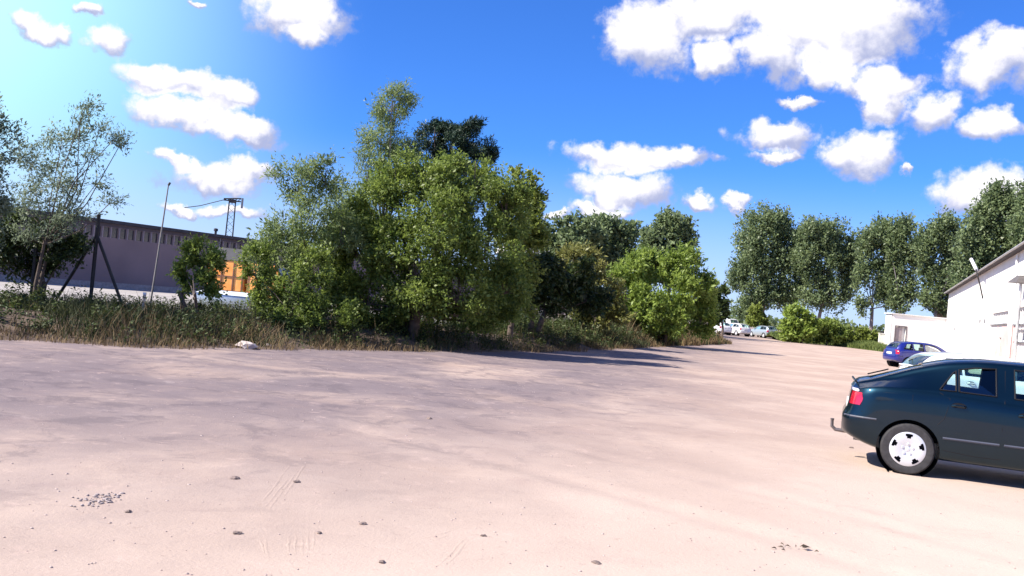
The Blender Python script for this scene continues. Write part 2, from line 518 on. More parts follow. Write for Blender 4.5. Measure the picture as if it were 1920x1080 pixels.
def blade_mesh(b, h, wd, lean):
    m = len(b)
    a = rng.uniform(0, 2 * np.pi, m); ln = rng.uniform(.05, lean, m) * h
    d = np.stack([np.cos(a), np.sin(a)], -1)
    a2 = rng.uniform(0, 2 * np.pi, m)
    sd_ = np.stack([np.cos(a2), np.sin(a2), 0 * a2], -1) * (wd * .5)[:, None]
    mid = b + np.concatenate([d * (ln * .3)[:, None], (h * .55)[:, None]], -1)
    tip = b + np.concatenate([d * ln[:, None], (h * .97)[:, None]], -1)
    V = np.stack([b - sd_, b + sd_, mid + sd_ * .8, mid - sd_ * .8, tip + sd_ * .12, tip - sd_ * .12], 1).reshape(-1, 3)
    o = (np.arange(m) * 6)[:, None]
    F = np.concatenate([o + np.array([[0, 1, 2, 3]]), o + np.array([[3, 2, 4, 5]])], 0)
    return V, F

def leaf_quads(b, d, n, l, w, fold=.18):
    sd_ = np.cross(d, n); sd_ /= np.linalg.norm(sd_, axis=1, keepdims=True) + 1e-9
    nn = np.cross(sd_, d)
    mid = b + d * (l * .45)[:, None] + nn * (w * fold)[:, None]
    V = np.stack([b, mid + sd_ * (w * .5)[:, None], b + d * l[:, None], mid - sd_ * (w * .5)[:, None]], 1).reshape(-1, 3)
    F = (np.arange(len(b)) * 4)[:, None] + np.array([[0, 1, 2, 3]])
    return V, F

def unit(v): return v / (np.linalg.norm(v, axis=-1, keepdims=True) + 1e-9)

def stuff(name, VF, m, label, cat):
    o = link(name, np_mesh(name, *VF), m)
    tag(o, label, cat, kind='stuff'); return o

def joinVF(parts):
    Vs, Fs, n = [], [], 0
    for V, F in parts:
        Vs.append(V); Fs.append(F + n); n += len(V)
    return np.concatenate(Vs), np.concatenate(Fs)

bare = lambda s, t: 1 - .85 * sst(S[7] - 1, S[8] - 1, s) * (1 - sst(S[10], S[11], s)) * sst(.2, .9, t)
stuff('tall_grass', joinVF([blades(60000, (0, SLEN * .62), (.25, 6.2), (.10, .44), (.010, .026), .9, density=lambda s, t: np.clip(fbm(s * .55 + 21, t * .55, 3) * 2.4 + .62, .08, 1) * bare(s, t)),
                            blades(26000, (SLEN * .5, SLEN), (.15, 8), (.25, .7), (.03, .06), .7, density=lambda s, t: bare(s, t))]),
      GRASSG, 'dark green tall grass covering the bank along the yard', 'grass')
dry_den = lambda s, t: np.clip(fbm(s * .6 + 5, t * .5, 3) * 2.6 + .42, .03, 1) * np.exp(-np.abs(t - .3) / 1.6) * bare(s, t)
stuff('dry_grass', joinVF([blades(60000, (0, SLEN * .65), (-.25, 4.5), (.15, .58), (.008, .022), .8, density=dry_den),
                           blades(15000, (SLEN * .6, SLEN), (.0, 4.5), (.4, .95), (.03, .055), .6, density=dry_den)]),
      STRAW, 'straw coloured dry grass and seed stalks along the foot of the bank', 'grass')
def broadleaf(nplants, s_rng, t_rng, hmax, ll):
    s = rng.uniform(*s_rng, nplants); t = rng.uniform(*t_rng, nplants)
    base = vpos(s, t); h = rng.uniform(.3, 1, nplants) * hmax
    k = 46
    b = np.repeat(base, k, 0); hh = np.repeat(h, k)
    u = rng.random(len(b)); a = rng.uniform(0, 2 * np.pi, len(b))
    r = .30 * hh * (1.1 - .7 * u) * rng.random(len(b)) ** .6
    pos = b + np.stack([r * np.cos(a), r * np.sin(a), hh * u], -1)
    d = unit(np.stack([np.cos(a), np.sin(a), rng.normal(.1, .5, len(b))], -1))
    n = unit(np.stack([rng.normal(0, .5, len(b)), rng.normal(0, .5, len(b)), np.ones(len(b))], -1))
    l = rng.uniform(.6, 1.2, len(b)) * ll
    return leaf_quads(pos, d, n, l, l * .45)
stuff('broadleaf_weeds', joinVF([broadleaf(900, (0, SLEN * .55), (.3, 5.5), .62, .10), broadleaf(330, (SLEN * .45, SLEN * .97), (.5, 6), .95, .16)]),
      BROADL, 'leafy green weeds growing through the grass of the bank', 'weeds')

# ------------------------------------------------------------------ trees
def tree(name, label, cat, base, lobes, Y, leafm, bark=BARK, trunk_r=.14, leaf=(.09, .05), density=1.0, twig=.4,
         bias=(0, 0, .3), out=.6, jit=.5, cl=.33, shell=.5, group=None, nstem=1, seed=1, lpt=10, stems=True, clumps=14):
    """lobes: (px, py, rx_px, ry_px, depth offset m[, density])"""
    global rng
    keep_rng = rng
    rng = np.random.default_rng(seed)
    root = empty(name, base, 0, label, cat, group)
    B = Vector(base)
    wood = MB()
    Vs, Fs = [], []
    off = 0
    tips = []
    for lb in lobes:
        px, py, rx, ry, dd = lb[:5]
        dens = density * (lb[5] if len(lb) > 5 else 1)
        c = np.array((at(px, py, Y + dd) - B)[:])
        sc = (Y + dd) / FPX
        r = np.array([rx * sc, rx * sc * .9, ry * sc])
        tips.append((c, r))
        K = max(5, int(clumps * (rx * ry / 3600.) ** .5 * (Y / 30) ** .7))
        u = unit(rng.normal(0, 1, (K, 3)))
        rad = (shell + (1 - shell) * rng.random((K, 1))) ** .8
        cc = c + u * rad * r * .80
        cr = cl * r * rng.uniform(.7, 1.35, (K, 1))
        ntw = int(dens * 30 * K)
        ci = rng.integers(0, K, ntw)
        o_ = unit(rng.normal(0, 1, (ntw, 3))) * rng.random((ntw, 1)) ** .45
        p0 = cc[ci] + o_ * cr[ci]
        outw = unit((p0 - c) / r)
        td = unit(outw * out + np.array(bias) + rng.normal(0, jit, (ntw, 3)))
        tl = rng.uniform(.5, 1.2, ntw) * twig
        # leaves along each twig
        nl = ntw * lpt
        ti = np.repeat(np.arange(ntw), lpt)
        f = rng.random(nl)
        pos = p0[ti] + td[ti] * (tl[ti] * (f - .25))[:, None] + rng.normal(0, .045, (nl, 3)) * twig * 2
        ld = unit(td[ti] * .8 + rng.normal(0, .7, (nl, 3)))
        nrm = unit(outw[ti] * .5 + np.array([0, 0, .7]) + rng.normal(0, .55, (nl, 3)))
        l = np.clip(rng.lognormal(-.08, .32, nl), .4, 1.7) * leaf[0]
        V, F = leaf_quads(pos, ld, nrm, l, l * leaf[1] / leaf[0])
        ok = np.repeat(pos[:, 2] > .12, 1)
        F = F[ok]
        Vs.append(V); Fs.append(F + off); off += len(V)
        if stems:
            for k in range(min(K, 16)):
                q = cc[k]
                mid = c * .45 + q * .55 - np.array([0, 0, .10 * r[2]])
                rb = trunk_r * .11
                wood.tube([c - np.array([0, 0, .35 * r[2]]), mid, q + (q - c) * .12], [rb, rb * .6, rb * .25], 4, False)
    crown = np_mesh('crown', np.concatenate(Vs), np.concatenate(Fs))
    # trunks and limbs
    top = max(t[0][2] for t in tips)
    cen = np.mean([t[0] for t in tips], 0)
    for k in range(nstem):
        sx = rng.normal(0, .35 if nstem > 1 else 0, 2)
        hgt = min(t[0][2] for t in tips) * .9 + .25 * top
        j = np.array([sx[0] + cen[0] * .35, sx[1] + cen[1] * .35, hgt * .62])
        wood.tube([(sx[0] * .4, sx[1] * .4, -.15), (sx[0] * .6 + .03, sx[1] * .6, hgt * .3), tuple(j)],
                  [trunk_r * 1.25, trunk_r, trunk_r * .72], 8, False)
        for i, (c, r) in enumerate(tips):
            if nstem > 1 and i % nstem != k: continue
            e = c - np.array([0, 0, .35 * r[2]])
            m = j * .5 + e * .5 + rng.normal(0, .12, 3) * np.linalg.norm(e - j) * .5
            rr = trunk_r * .34
            wood.tube([tuple(j - np.array([0, 0, .1])), tuple(m), tuple(e), tuple(c + np.array([0, 0, .45 * r[2]]))], [rr, rr * .75, rr * .5, rr * .22], 6, False)
    wood.build('trunk', bark, root, smooth=60)
    link('crown', crown, leafm, root)
    rng = keep_rng
    return root

def gp(px, py, Y):                # foot of a thing standing at depth Y below that direction
    p = at(px, py, Y); return Vector((p.x, p.y, 0))

LF_MID = leaf_mat('leaf_mid_green', (.058, .108, .018), (.26, .33, .070), .48)
LF_YEL = leaf_mat('leaf_yellow_green', (.085, .13, .02), (.28, .33, .07), .45)
LF_WIL = leaf_mat('leaf_willow_grey', (.085, .135, .045), (.28, .35, .13), .47)
LF_PINE = leaf_mat('needle_dark', (.010, .028, .016), (.030, .062, .030), .1)
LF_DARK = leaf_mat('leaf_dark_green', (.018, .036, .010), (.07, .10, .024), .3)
LF_POP = leaf_mat('leaf_poplar', (.070, .112, .048), (.25, .315, .145), .45, .45, .3)
LF_BRI = leaf_mat('leaf_bright', (.11, .18, .024), (.32, .41, .085), .48)
LF_LEFT = leaf_mat('leaf_bluish', (.085, .125, .08), (.25, .30, .19), .45)

# -- middle group
tree('willow_tree', 'tall feathery grey-green tree, the highest top of the middle group', 'tree', gp(716, 620, 30.5),
     [(735, 195, 40, 42, 0, 1.0), (752, 178, 28, 24, .4, .8), (715, 255, 44, 48, 0), (742, 300, 48, 50, .3), (690, 330, 55, 55, -.3), (640, 400, 60, 60, -.2), (700, 430, 70, 60, 0)],
     30.5, LF_WIL, PALEBARK, .13, (.10, .028), 1.15, .55, (0, 0, -.35), .35, .45, seed=11, lpt=11, cl=.36)
tree('pine_tree', 'dark pine top showing behind the broad leafy tree', 'tree', gp(800, 620, 34),
     [(815, 250, 32, 26, 0), (868, 244, 36, 24, 0), (845, 275, 55, 30, 0), (800, 290, 40, 30, 0), (900, 290, 40, 30, 0), (850, 340, 80, 50, 0), (850, 430, 70, 60, 0)],
     34, LF_PINE, BARK, .16, (.11, .030), 1.7, .35, (.15, 0, .55), .55, .35, seed=12, lpt=14, cl=.36)
tree('broad_leafy_tree', 'broad dense leafy green tree in the centre of the middle group', 'tree', gp(770, 640, 28.5),
     [(800, 335, 85, 55, 0), (890, 330, 80, 60, .3), (720, 400, 80, 65, -.2), (950, 390, 60, 75, .4), (830, 420, 95, 75, -.8), (690, 480, 75, 70, -.6),
      (910, 460, 80, 70, -.4), (780, 510, 90, 70, -1.0), (860, 545, 80, 60, -.8), (690, 560, 70, 55, -.8), (600, 470, 60, 60, -.2), (640, 545, 55, 50, -.4), (950, 530, 45, 55, 0, .9), (770, 570, 80, 34, -.6, .9), (740, 340, 55, 50, 0), (775, 592, 80, 34, .9, .9), (880, 590, 70, 36, 1.3, .9), (680, 592, 60, 32, .9, .8), (660, 430, 60, 60, .3), (930, 570, 50, 40, 1.5, .9)],
     28.5, LF_MID, BARK, .17, (.098, .052), 1.75, .42, (0, 0, -.05), .6, .5, seed=13, nstem=3, lpt=10)
tree('slender_willow_bush', 'airy grey-green willow bush at the left edge of the middle group', 'tree', gp(545, 630, 27),
     [(560, 345, 55, 50, 0), (610, 330, 45, 45, .3), (530, 420, 50, 60, 0), (590, 420, 60, 60, -.2), (510, 480, 50, 45, -.2), (560, 510, 60, 55, -.3), (500, 540, 35, 35, -.3), (640, 440, 50, 60, 0), (540, 570, 50, 36, -.2)],
     27, LF_WIL, BARK, .08, (.10, .034), .95, .5, (0, 0, .25), .5, .5, seed=14, nstem=3, lpt=10, shell=.3)
tree('green_sapling_clump', 'fresh green leafy saplings in front of the willow bush', 'shrub', gp(560, 630, 25.5),
     [(480, 500, 28, 50, 0), (500, 560, 32, 34, 0), (560, 555, 55, 45, -.1), (620, 585, 50, 38, -.2), (590, 500, 40, 45, .1), (540, 600, 40, 26, -.2)],
     25.5, LF_MID, BARK, .05, (.09, .045), 1.3, .4, (0, 0, .3), .5, .5, seed=15, nstem=4, lpt=9)
tree('light_green_tree', 'light yellow-green tree at the right shoulder of the middle group', 'tree', gp(955, 630, 33),
     [(975, 350, 30, 40, 0), (990, 420, 32, 50, 0), (960, 430, 50, 60, .3), (1000, 380, 22, 30, 0, .7), (970, 500, 45, 40, .2, .8), (965, 560, 45, 36, .2, .8), (1005, 440, 22, 40, 0, .8)],
     33, LF_YEL, BARK, .10, (.14, .065), .9, .5, (.2, 0, .25), .5, .5, seed=16, lpt=9, shell=.35)
tree('shaded_dark_tree', 'dark shaded tree right of the middle group, over the bare bank', 'tree', gp(1000, 640, 36),
     [(1000, 505, 65, 38, 0), (1060, 515, 60, 42, .5), (950, 540, 60, 45, .2), (1030, 560, 75, 32, .2), (1100, 550, 50, 45, 1)],
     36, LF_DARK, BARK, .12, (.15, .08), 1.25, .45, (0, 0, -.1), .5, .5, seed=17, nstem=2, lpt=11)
tree('olive_shrub', 'olive yellow shrub with pale tips between dark tree and bright bush', 'shrub', gp(1095, 640, 42),
     [(1075, 488, 45, 28, 0), (1110, 515, 45, 42, 0), (1055, 525, 40, 30, 0), (1130, 550, 40, 40, 0), (1110, 570, 50, 40, 0), (1140, 600, 45, 30, 0)],
     42, leaf_mat('leaf_olive', (.085, .11, .022), (.30, .29, .085), .4), BARK, .08, (.16, .08), 1.0, .5, (0, 0, .2), .5, .5, seed=18, nstem=2, lpt=10)
tree('bright_green_bush', 'large bright yellow-green bush at the right end of the bank', 'bush', gp(1245, 640, 50),
     [(1180, 510, 48, 40, 0), (1230, 500, 48, 34, .5), (1285, 505, 45, 38, .5), (1160, 560, 45, 45, 0), (1215, 570, 55, 45, -.5), (1280, 560, 55, 50, 0),
      (1310, 555, 32, 50, .8), (1190, 610, 45, 28, -.5), (1260, 605, 55, 30, -.5), (1315, 600, 28, 30, .3)],
     50, LF_BRI, BARK, .10, (.20, .085), 1.05, .55, (0, 0, .35), .55, .5, seed=19, nstem=4, lpt=10)

# -- left edge
tree('airy_left_tree', 'airy blue-green tree with branches reaching right over the grey hall', 'tree', gp(66, 600, 23),
     [(115, 265, 50, 46, 0, .8), (150, 225, 26, 22, 0, .45), (185, 245, 22, 16, 0, .4), (60, 300, 50, 55, .3, .95), (110, 340, 60, 42, 0, .9), (55, 380, 60, 45, 0, 1.1), (210, 262, 22, 9, 0, .4), (180, 340, 24, 16, 0, .4),
      (160, 300, 34, 24, 0, .5), (205, 380, 26, 7, 0, .4), (130, 395, 45, 30, 0, .9), (160, 200, 14, 10, 0, .35), (225, 270, 12, 6, 0, .3), (60, 440, 55, 36, -.2, .8), (115, 430, 36, 30, -.2, .5)],
     23, LF_LEFT, BARK, .05, (.085, .028), .58, .5, (.55, 0, .4), .3, .35, seed=21, lpt=9, shell=.2, cl=.42, nstem=2)
tree('far_left_tree', 'taller leafy tree cut by the left edge of the picture', 'tree', gp(-60, 600, 21),
     [(-20, 280, 55, 60, 0), (-40, 230, 40, 40, 0), (-30, 360, 60, 60, 0), (-80, 420, 70, 80, 0), (-90, 320, 70, 80, 0)],
     21, LF_LEFT, BARK, .12, (.09, .035), 1.0, .45, (.2, 0, .3), .4, .4, seed=22, lpt=10)
tree('dark_left_shrub', 'dark green shrub under the airy tree, before the grey hall', 'shrub', gp(55, 600, 23.5),
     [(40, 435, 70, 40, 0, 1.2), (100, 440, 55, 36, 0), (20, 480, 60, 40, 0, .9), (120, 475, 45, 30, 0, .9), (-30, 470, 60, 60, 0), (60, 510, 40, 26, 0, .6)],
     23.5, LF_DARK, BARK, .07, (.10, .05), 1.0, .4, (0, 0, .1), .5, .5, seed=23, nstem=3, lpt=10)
tree('small_green_bush', 'small fresh green bush between the thin fence post and the orange lorry', 'bush', gp(370, 600, 24),
     [(365, 480, 26, 34, 0), (395, 490, 22, 40, 0), (375, 530, 36, 30, 0), (350, 510, 18, 34, 0, .8)],
     24, LF_MID, BARK, .05, (.10, .05), 1.0, .35, (0, 0, .35), .5, .5, seed=24, nstem=3, lpt=9)

# -- distance behind the bank
for i, (bx, Yd, lobes, lab) in enumerate([
    (1050, 88, [(1040, 440, 45, 28, 0), (1090, 430, 45, 30, 0), (1060, 480, 60, 40, 0), (1020, 470, 40, 40, 0)], 'dark round-topped tree just right of the middle group, far behind'),
    (1145, 92, [(1140, 428, 38, 26, 0), (1165, 440, 32, 32, 0), (1130, 470, 50, 45, 0), (1165, 490, 45, 45, 0)], 'blue-green tree with a rounded top far behind the olive shrub'),
    (1250, 90, [(1258, 425, 28, 28, 0), (1230, 450, 30, 36, 0), (1280, 455, 30, 40, 0), (1250, 490, 60, 45, 0)], 'grey-green pointed tree far behind the bright bush')]):
    tree('background_tree', lab, 'tree', gp(bx, 610, Yd), lobes, Yd, LF_POP, BARK, .22, (.34, .22), .9, .9, (0, 0, .2), .5, .5, seed=40 + i, lpt=8, group='trees beyond the bank')

pop = [(1432, 118, [(1430, 425, 40, 30, 0), (1460, 435, 32, 36, 0), (1405, 465, 34, 50, 0), (1440, 490, 46, 50, 0), (1475, 490, 26, 46, 0), (1400, 530, 32, 42, 0), (1440, 555, 42, 36, 0), (1475, 555, 26, 32, 0, .7), (1405, 580, 28, 24, 0, .7), (1502, 470, 18, 40, 0, .8), (1495, 530, 16, 40, 0, .6)], 'broadest dark poplar, left end of the poplar row'),
       (1540, 115, [(1525, 440, 28, 28, 0), (1560, 445, 28, 36, 0), (1512, 480, 24, 42, 0), (1580, 490, 22, 45, 0), (1545, 500, 28, 46, 0), (1520, 550, 26, 34, 0, .7), (1560, 555, 26, 36, 0, .7), (1590, 550, 14, 30, 0, .5), (1603, 480, 15, 38, 0, .7), (1600, 520, 12, 30, 0, .5)], 'second poplar from the left end of the row'),
       (1640, 110, [(1650, 442, 24, 26, 0), (1628, 465, 22, 32, 0), (1660, 490, 20, 38, 0, .8), (1622, 515, 18, 38, 0, .6), (1645, 540, 16, 32, 0, .6), (1665, 560, 14, 28, 0, .5), (1618, 575, 12, 20, 0, .4)], 'thin poplar with sky showing between its pale limbs, middle of the row'),
       (1690, 108, [(1692, 436, 17, 26, 0), (1696, 475, 20, 34, 0), (1682, 520, 18, 38, 0, .7), (1704, 540, 16, 38, 0, .6), (1690, 575, 16, 22, 0, .5), (1720, 480, 15, 36, 0, .8), (1672, 460, 14, 34, 0, .7)], 'narrow pointed poplar directly over the low white annex corner'),
       (1760, 104, [(1768, 436, 26, 26, 0), (1740, 462, 20, 36, 0), (1784, 470, 20, 42, 0), (1750, 510, 20, 42, 0, .6), (1778, 530, 18, 42, 0, .8), (1738, 555, 14, 32, 0, .6), (1762, 572, 18, 24, 0, .5)], 'poplar with a loose top behind the joint of annex and hall'),
       (1850, 96, [(1868, 380, 14, 30, 0), (1888, 382, 14, 32, 0), (1850, 415, 28, 40, 0), (1895, 425, 30, 46, 0), (1820, 460, 28, 46, 0), (1860, 475, 40, 46, 0), (1815, 520, 28, 50, 0), (1850, 530, 30, 50, 0)], 'big sunlit poplar rising behind the eave of the white hall'),
       (1945, 92, [(1922, 385, 16, 40, 0), (1950, 370, 22, 44, 0), (1930, 440, 34, 46, 0), (1970, 480, 50, 60, 0)], 'tall poplar cut by the right edge, nearest of the row')]
for i, (bx, Yd, lobes, lab) in enumerate(pop):
    lobes = [(l[0], l[1], l[2] * 1.17, l[3] * 1.1) + tuple(l[4:]) for l in lobes]
    tree('poplar_tree', lab, 'tree', gp(bx - 6, 600, Yd), lobes, Yd, LF_POP, PALEBARK, .24, (.30, .19), .80, 1.5, (0, 0, .8), .3, .35, cl=.42, seed=60 + i, lpt=8, shell=.3, group='row of poplars')

# -- grassy strip on the right with its shrubs
bank = [gnd(1462, 639), gnd(1560, 648), gnd(1665, 661), gnd(1720, 664)]
bk = MB()
rows = []
for k in range(4):
    rows.append([Vector((p.x + .3 * k, p.y + 3.2 * k, [.01, .28, .5, .1][k])) for p in bank])
vs = [v for r in rows for v in r]
bk.add(vs, [(r * 4 + c, r * 4 + c + 1, r * 4 + c + 5, r * 4 + c + 4) for r in range(3) for c in range(3)])
bo = bk.build('grass_bank', mat('bank_turf', (.09, .12, .03), .95, c2=(.16, .17, .05), scale=.5)); bo['kind'] = 'structure'
n = 16000
u = rng.random(n) * 3; w = rng.random(n) * 3
i0 = np.minimum(u.astype(int), 2); j0 = np.minimum(w.astype(int), 2)
RW = np.array([[p[:] for p in r] for r in rows])
fu, fw = (u - i0)[:, None], (w - j0)[:, None]
b = (RW[j0, i0] * (1 - fu) + RW[j0, i0 + 1] * fu) * (1 - fw) + (RW[j0 + 1, i0] * (1 - fu) + RW[j0 + 1, i0 + 1] * fu) * fw
stuff('bank_grass', blade_mesh(b, rng.uniform(.2, .6, n), rng.uniform(.05, .1, n), .5), GRASSB, 'bright green grass on the strip before the white annex', 'grass')
shr = [(1498, 97, [(1495, 600, 30, 24, 0), (1480, 615, 22, 18, 0), (1515, 615, 24, 20, 0), (1495, 625, 32, 14, 0)], LF_BRI, 'round bright green bush at the left end of the grass strip'),
       (1550, 98, [(1545, 615, 24, 14, 0), (1565, 622, 24, 14, 0), (1545, 630, 26, 10, 0)], LF_MID, 'low ragged bush beside the round bright bush on the strip'),
       (1605, 99, [(1600, 625, 24, 12, 0), (1620, 632, 22, 12, 0), (1600, 638, 26, 8, 0)], LF_YEL, 'low sprawling bush in the middle of the grass strip'),
       (1650, 99, [(1640, 638, 20, 9, 0), (1655, 644, 14, 8, 0)], LF_MID, 'lowest bush of the grass strip, next to the annex corner'),
       (1420, 112, [(1415, 590, 18, 18, 0), (1425, 605, 16, 14, 0)], LF_YEL, 'yellow-green bush rising between the two far parked cars'),
       (1352, 86, [(1350, 560, 14, 26, 0, .7), (1345, 590, 16, 18, 0)], LF_DARK, 'thin dark shrub just right of the bright bush')]
for i, (bx, Yd, lobes, lm, lab) in enumerate(shr):
    tree('roadside_bush', lab, 'bush', gp(bx, 640, Yd), lobes, Yd, lm, BARK, .08, (.34, .2), .95, .6, (0, 0, .3), .5, .5, seed=80 + i, lpt=9, group='bushes along the far lane', nstem=2)
# far low wood that closes the horizon
parts = []
for k in range(46):
    a = -0.75 + 1.5 * k / 45 + random.uniform(-.01, .01)
    d = random.uniform(330, 420)
    c = np.array([math.sin(a) * d, math.cos(a) * d, 0]); m = 380
    r = np.array([random.uniform(9, 16), 6, random.uniform(4, 7)])
    o_ = unit(rng.normal(0, 1, (m, 3))) * rng.random((m, 1)) ** .4
    o_[:, 2] = np.abs(o_[:, 2])
    pos = c + o_ * r
    l = rng.uniform(1., 2.2, m)
    parts.append(leaf_quads(pos, unit(rng.normal(0, 1, (m, 3))), unit(rng.normal(0, 1, (m, 3))), l, l * .7))
stuff('distant_wood', joinVF(parts), LF_POP, 'low distant line of woodland on the horizon', 'woodland')

# ------------------------------------------------------------------ buildings
def facade(L_, H_, ops, depth=.16, x0=0.0, z0=0.0):
    """wall sheet in the plane y=0 (outside is -y) with real openings and reveals"""
    m = MB()
    xs = sorted({x0, L_} | {o[0] for o in ops} | {o[1] for o in ops})
    zs = sorted({z0, H_} | {o[2] for o in ops} | {o[3] for o in ops})
    for i in range(len(xs) - 1):
        for j in range(len(zs) - 1):
            cx, cz = (xs[i] + xs[i + 1]) / 2, (zs[j] + zs[j + 1]) / 2
            if any(o[0] < cx < o[1] and o[2] < cz < o[3] for o in ops): continue
            m.add([(xs[i], 0, zs[j]), (xs[i + 1], 0, zs[j]), (xs[i + 1], 0, zs[j + 1]), (xs[i], 0, zs[j + 1])], [(0, 1, 2, 3)])
    for (a, b, c, d) in ops:
        for (p, q) in (((a, c), (b, c)), ((b, c), (b, d)), ((b, d), (a, d)), ((a, d), (a, c))):
            m.add([(p[0], 0, p[1]), (q[0], 0, q[1]), (q[0], depth, q[1]), (p[0], depth, p[1])], [(0, 1, 2, 3)])
    return m

def wall_frame(p0, p1):
    d = Vector((p1[0] - p0[0], p1[1] - p0[1], 0)).normalized()
    return math.atan2(d.y, d.x), d

def wall_hit(p0, d, px, py):      # photo direction -> (along the wall, height)
    r = ray(px, py); n = Vector((-d.y, d.x, 0))
    t = (Vector(p0) - Vector((0, 0, CAMZ))).dot(n) / r.dot(n)
    q = Vector((0, 0, CAMZ)) + r * t
    return (q - Vector(p0)).dot(d), q.z

DARKROOF = mat('dark_felt_roof', (.045, .042, .05), .85, var=.3, scale=2, bump=.3)
DARKGLASS = mat('window_pane_dark', (.03, .035, .05), .12, var=.2, spec=.6)
WHITEP = mat('white_render', (.80, .78, .75), .85, c2=(.70, .675, .64), scale=.45, bump=.25, bscale=22)
PINKW = mat('pink_plinth_paint', (.62, .40, .37), .85, c2=(.72, .52, .48), scale=1.2, bump=.3)
TAN = mat('tan_timber', (.42, .30, .19), .7, var=.2, scale=3)
GREYM = mat('grey_frame_metal', (.22, .22, .23), .5, metal=.3)
MAUVE = mat('mauve_grey_panel', (.235, .175, .185), .85, c2=(.18, .135, .145), scale=.35, bump=.2)
BLACKM = mat('black_iron', (.018, .016, .018), .6, var=.3)
PALEM = mat('pale_galvanised', (.50, .50, .50), .45, metal=.4, var=.2)

# -- grey hall on the left
G0, G1 = gnd(0, 525), gnd(340, 548.5)
grz, gd = wall_frame(G0, G1)
g_org = G0 - gd * 30
gr = empty('grey_hall', g_org, grz, 'long low grey hall with a dark roof edge and a row of high windows', 'building')
GH = wall_hit(g_org, gd, 150, 407)[1]
GL = 88
wz0, wz1 = GH - 1.12, GH - .44
xa = wall_hit(g_org, gd, 20, 430)[0]; xb = GL - 8
ops = []
k = xa
while k < xb:
    ops.append((k, k + .42, wz0, wz1)); k += .62
ops = ops[:110]
facade(GL, GH - .05, ops, .14).build('wall', MAUVE, gr)
wp = MB().box((0, 0, 0), (.42, .02, wz1 - wz0)).mesh('window_pane')
wp.materials.append(DARKGLASS)
for o in ops:
    link('window_pane', wp, None, gr, (o[0], .10, wz0))
ml = MB().box((0, -.05, 0), (.07, 0.02, wz1 - wz0 + .1)).mesh('mullion')
ml.materials.append(mat('mullion_paint', (.27, .23, .26), .8))
for o in ops:
    link('mullion', ml, None, gr, (o[1] + .065, -.001, wz0 - .05))
MB().box((-.4, -.45, GH - .16), (GL + .4, 16, GH + .06)).build('roof', DARKROOF, gr)
MB().box((0, .2, 0), (GL, 15.6, GH - .2)).build('hall_core', MAUVE, gr)
MB().box((0, -.03, wz1 + .03), (GL, -.001, GH - .17)).build('fascia', mat('dark_fascia', (.085, .07, .09), .7), gr)
MB().box((0, -.06, 0), (GL, 0, .35)).build('plinth', mat('plinth_concrete', (.30, .27, .27), .9, var=.2), gr)
for dx in (12, 24.5, 37, 49, 61):
    v = MB().lathe([(.0, .55), (.16, .5), (.16, .32), (.09, .3), (.09, 0)], 10, 'z').build('roof_vent', DARKROOF, gr, (dx + 22, 1.2, GH + .05))
for dx in (33.0, 46.0, 59.0):
    MB().tube([(0, -.07, GH - .2), (0, -.07, .1)], .05, 8).build('downpipe', GREYM, gr, (dx, -.02, 0))

# -- white hall on the right
WA = gp(1775, 600, 95)
p43 = gp(1920, 640, 43)
wrz, wd = wall_frame(WA, p43)
wr_ = empty('white_hall', WA, wrz, 'long white rendered hall with a dark eave running off the right edge', 'building')
WH = wall_hit(WA, wd, 1850, 507)[1]
WL = 82
def wop(x0, y0, x1, y1):
    a, za = wall_hit(WA, wd, x0, y0); b, zb = wall_hit(WA, wd, x1, y1)
    return (min(a, b), max(a, b), min(za, zb), max(za, zb))
wops = [wop(1861, 588, 1889, 606), wop(1905, 578, 1932, 606), wop(1906, 618, 1934, 642)]
dr = wop(1872, 640, 1884, 700); dr = (dr[0], dr[0] + 1.25, 0.0, 2.15)
wops.append(dr)
x = wops[2][1] + 3
while x < WL - 4:
    wops.append((x, x + 1.8, 1.1, 2.4)); x += 4.2
facade(WL, WH - .02, wops, .2).build('wall', WHITEP, wr_)
for o in wops:
    if o is dr:
        d_ = MB().box((o[0] + .05, .10, .02), (o[1] - .05, .15, o[3] - .05)).build('door', TAN, wr_)
        MB().box((o[1] - .22, .06, 1.0), (o[1] - .12, .10, 1.05)).build('door_handle', GREYM, d_)
        continue
    w_ = MB().box((o[0] + .01, .15, o[2] + .01), (o[1] - .01, .17, o[3] - .01)).build('window', DARKGLASS, wr_)
    fr = MB()
    nb = max(2, int(round((o[1] - o[0]) / .75)))
    for q in range(nb + 1):
        xx = o[0] + .01 + (o[1] - o[0] - .09) * q / nb
        fr.box((xx, .09, o[2] + .015), (xx + .07, .149, o[3] - .015))
    fr.box((o[0] + .012, .092, o[2] + .016), (o[1] - .012, .148, o[2] + .08)).box((o[0] + .012, .092, o[3] - .08), (o[1] - .012, .148, o[3] - .016))
    fr.build('window_frame', mat('white_frame', (.75, .74, .74), .5), w_)
    MB().box((o[0] - .08, -.10, o[2] - .07), (o[1] + .08, .05, o[2] - .003)).build('window_sill', GREYM, w_)
pb = wall_hit(WA, wd, 1868, 640)[0]
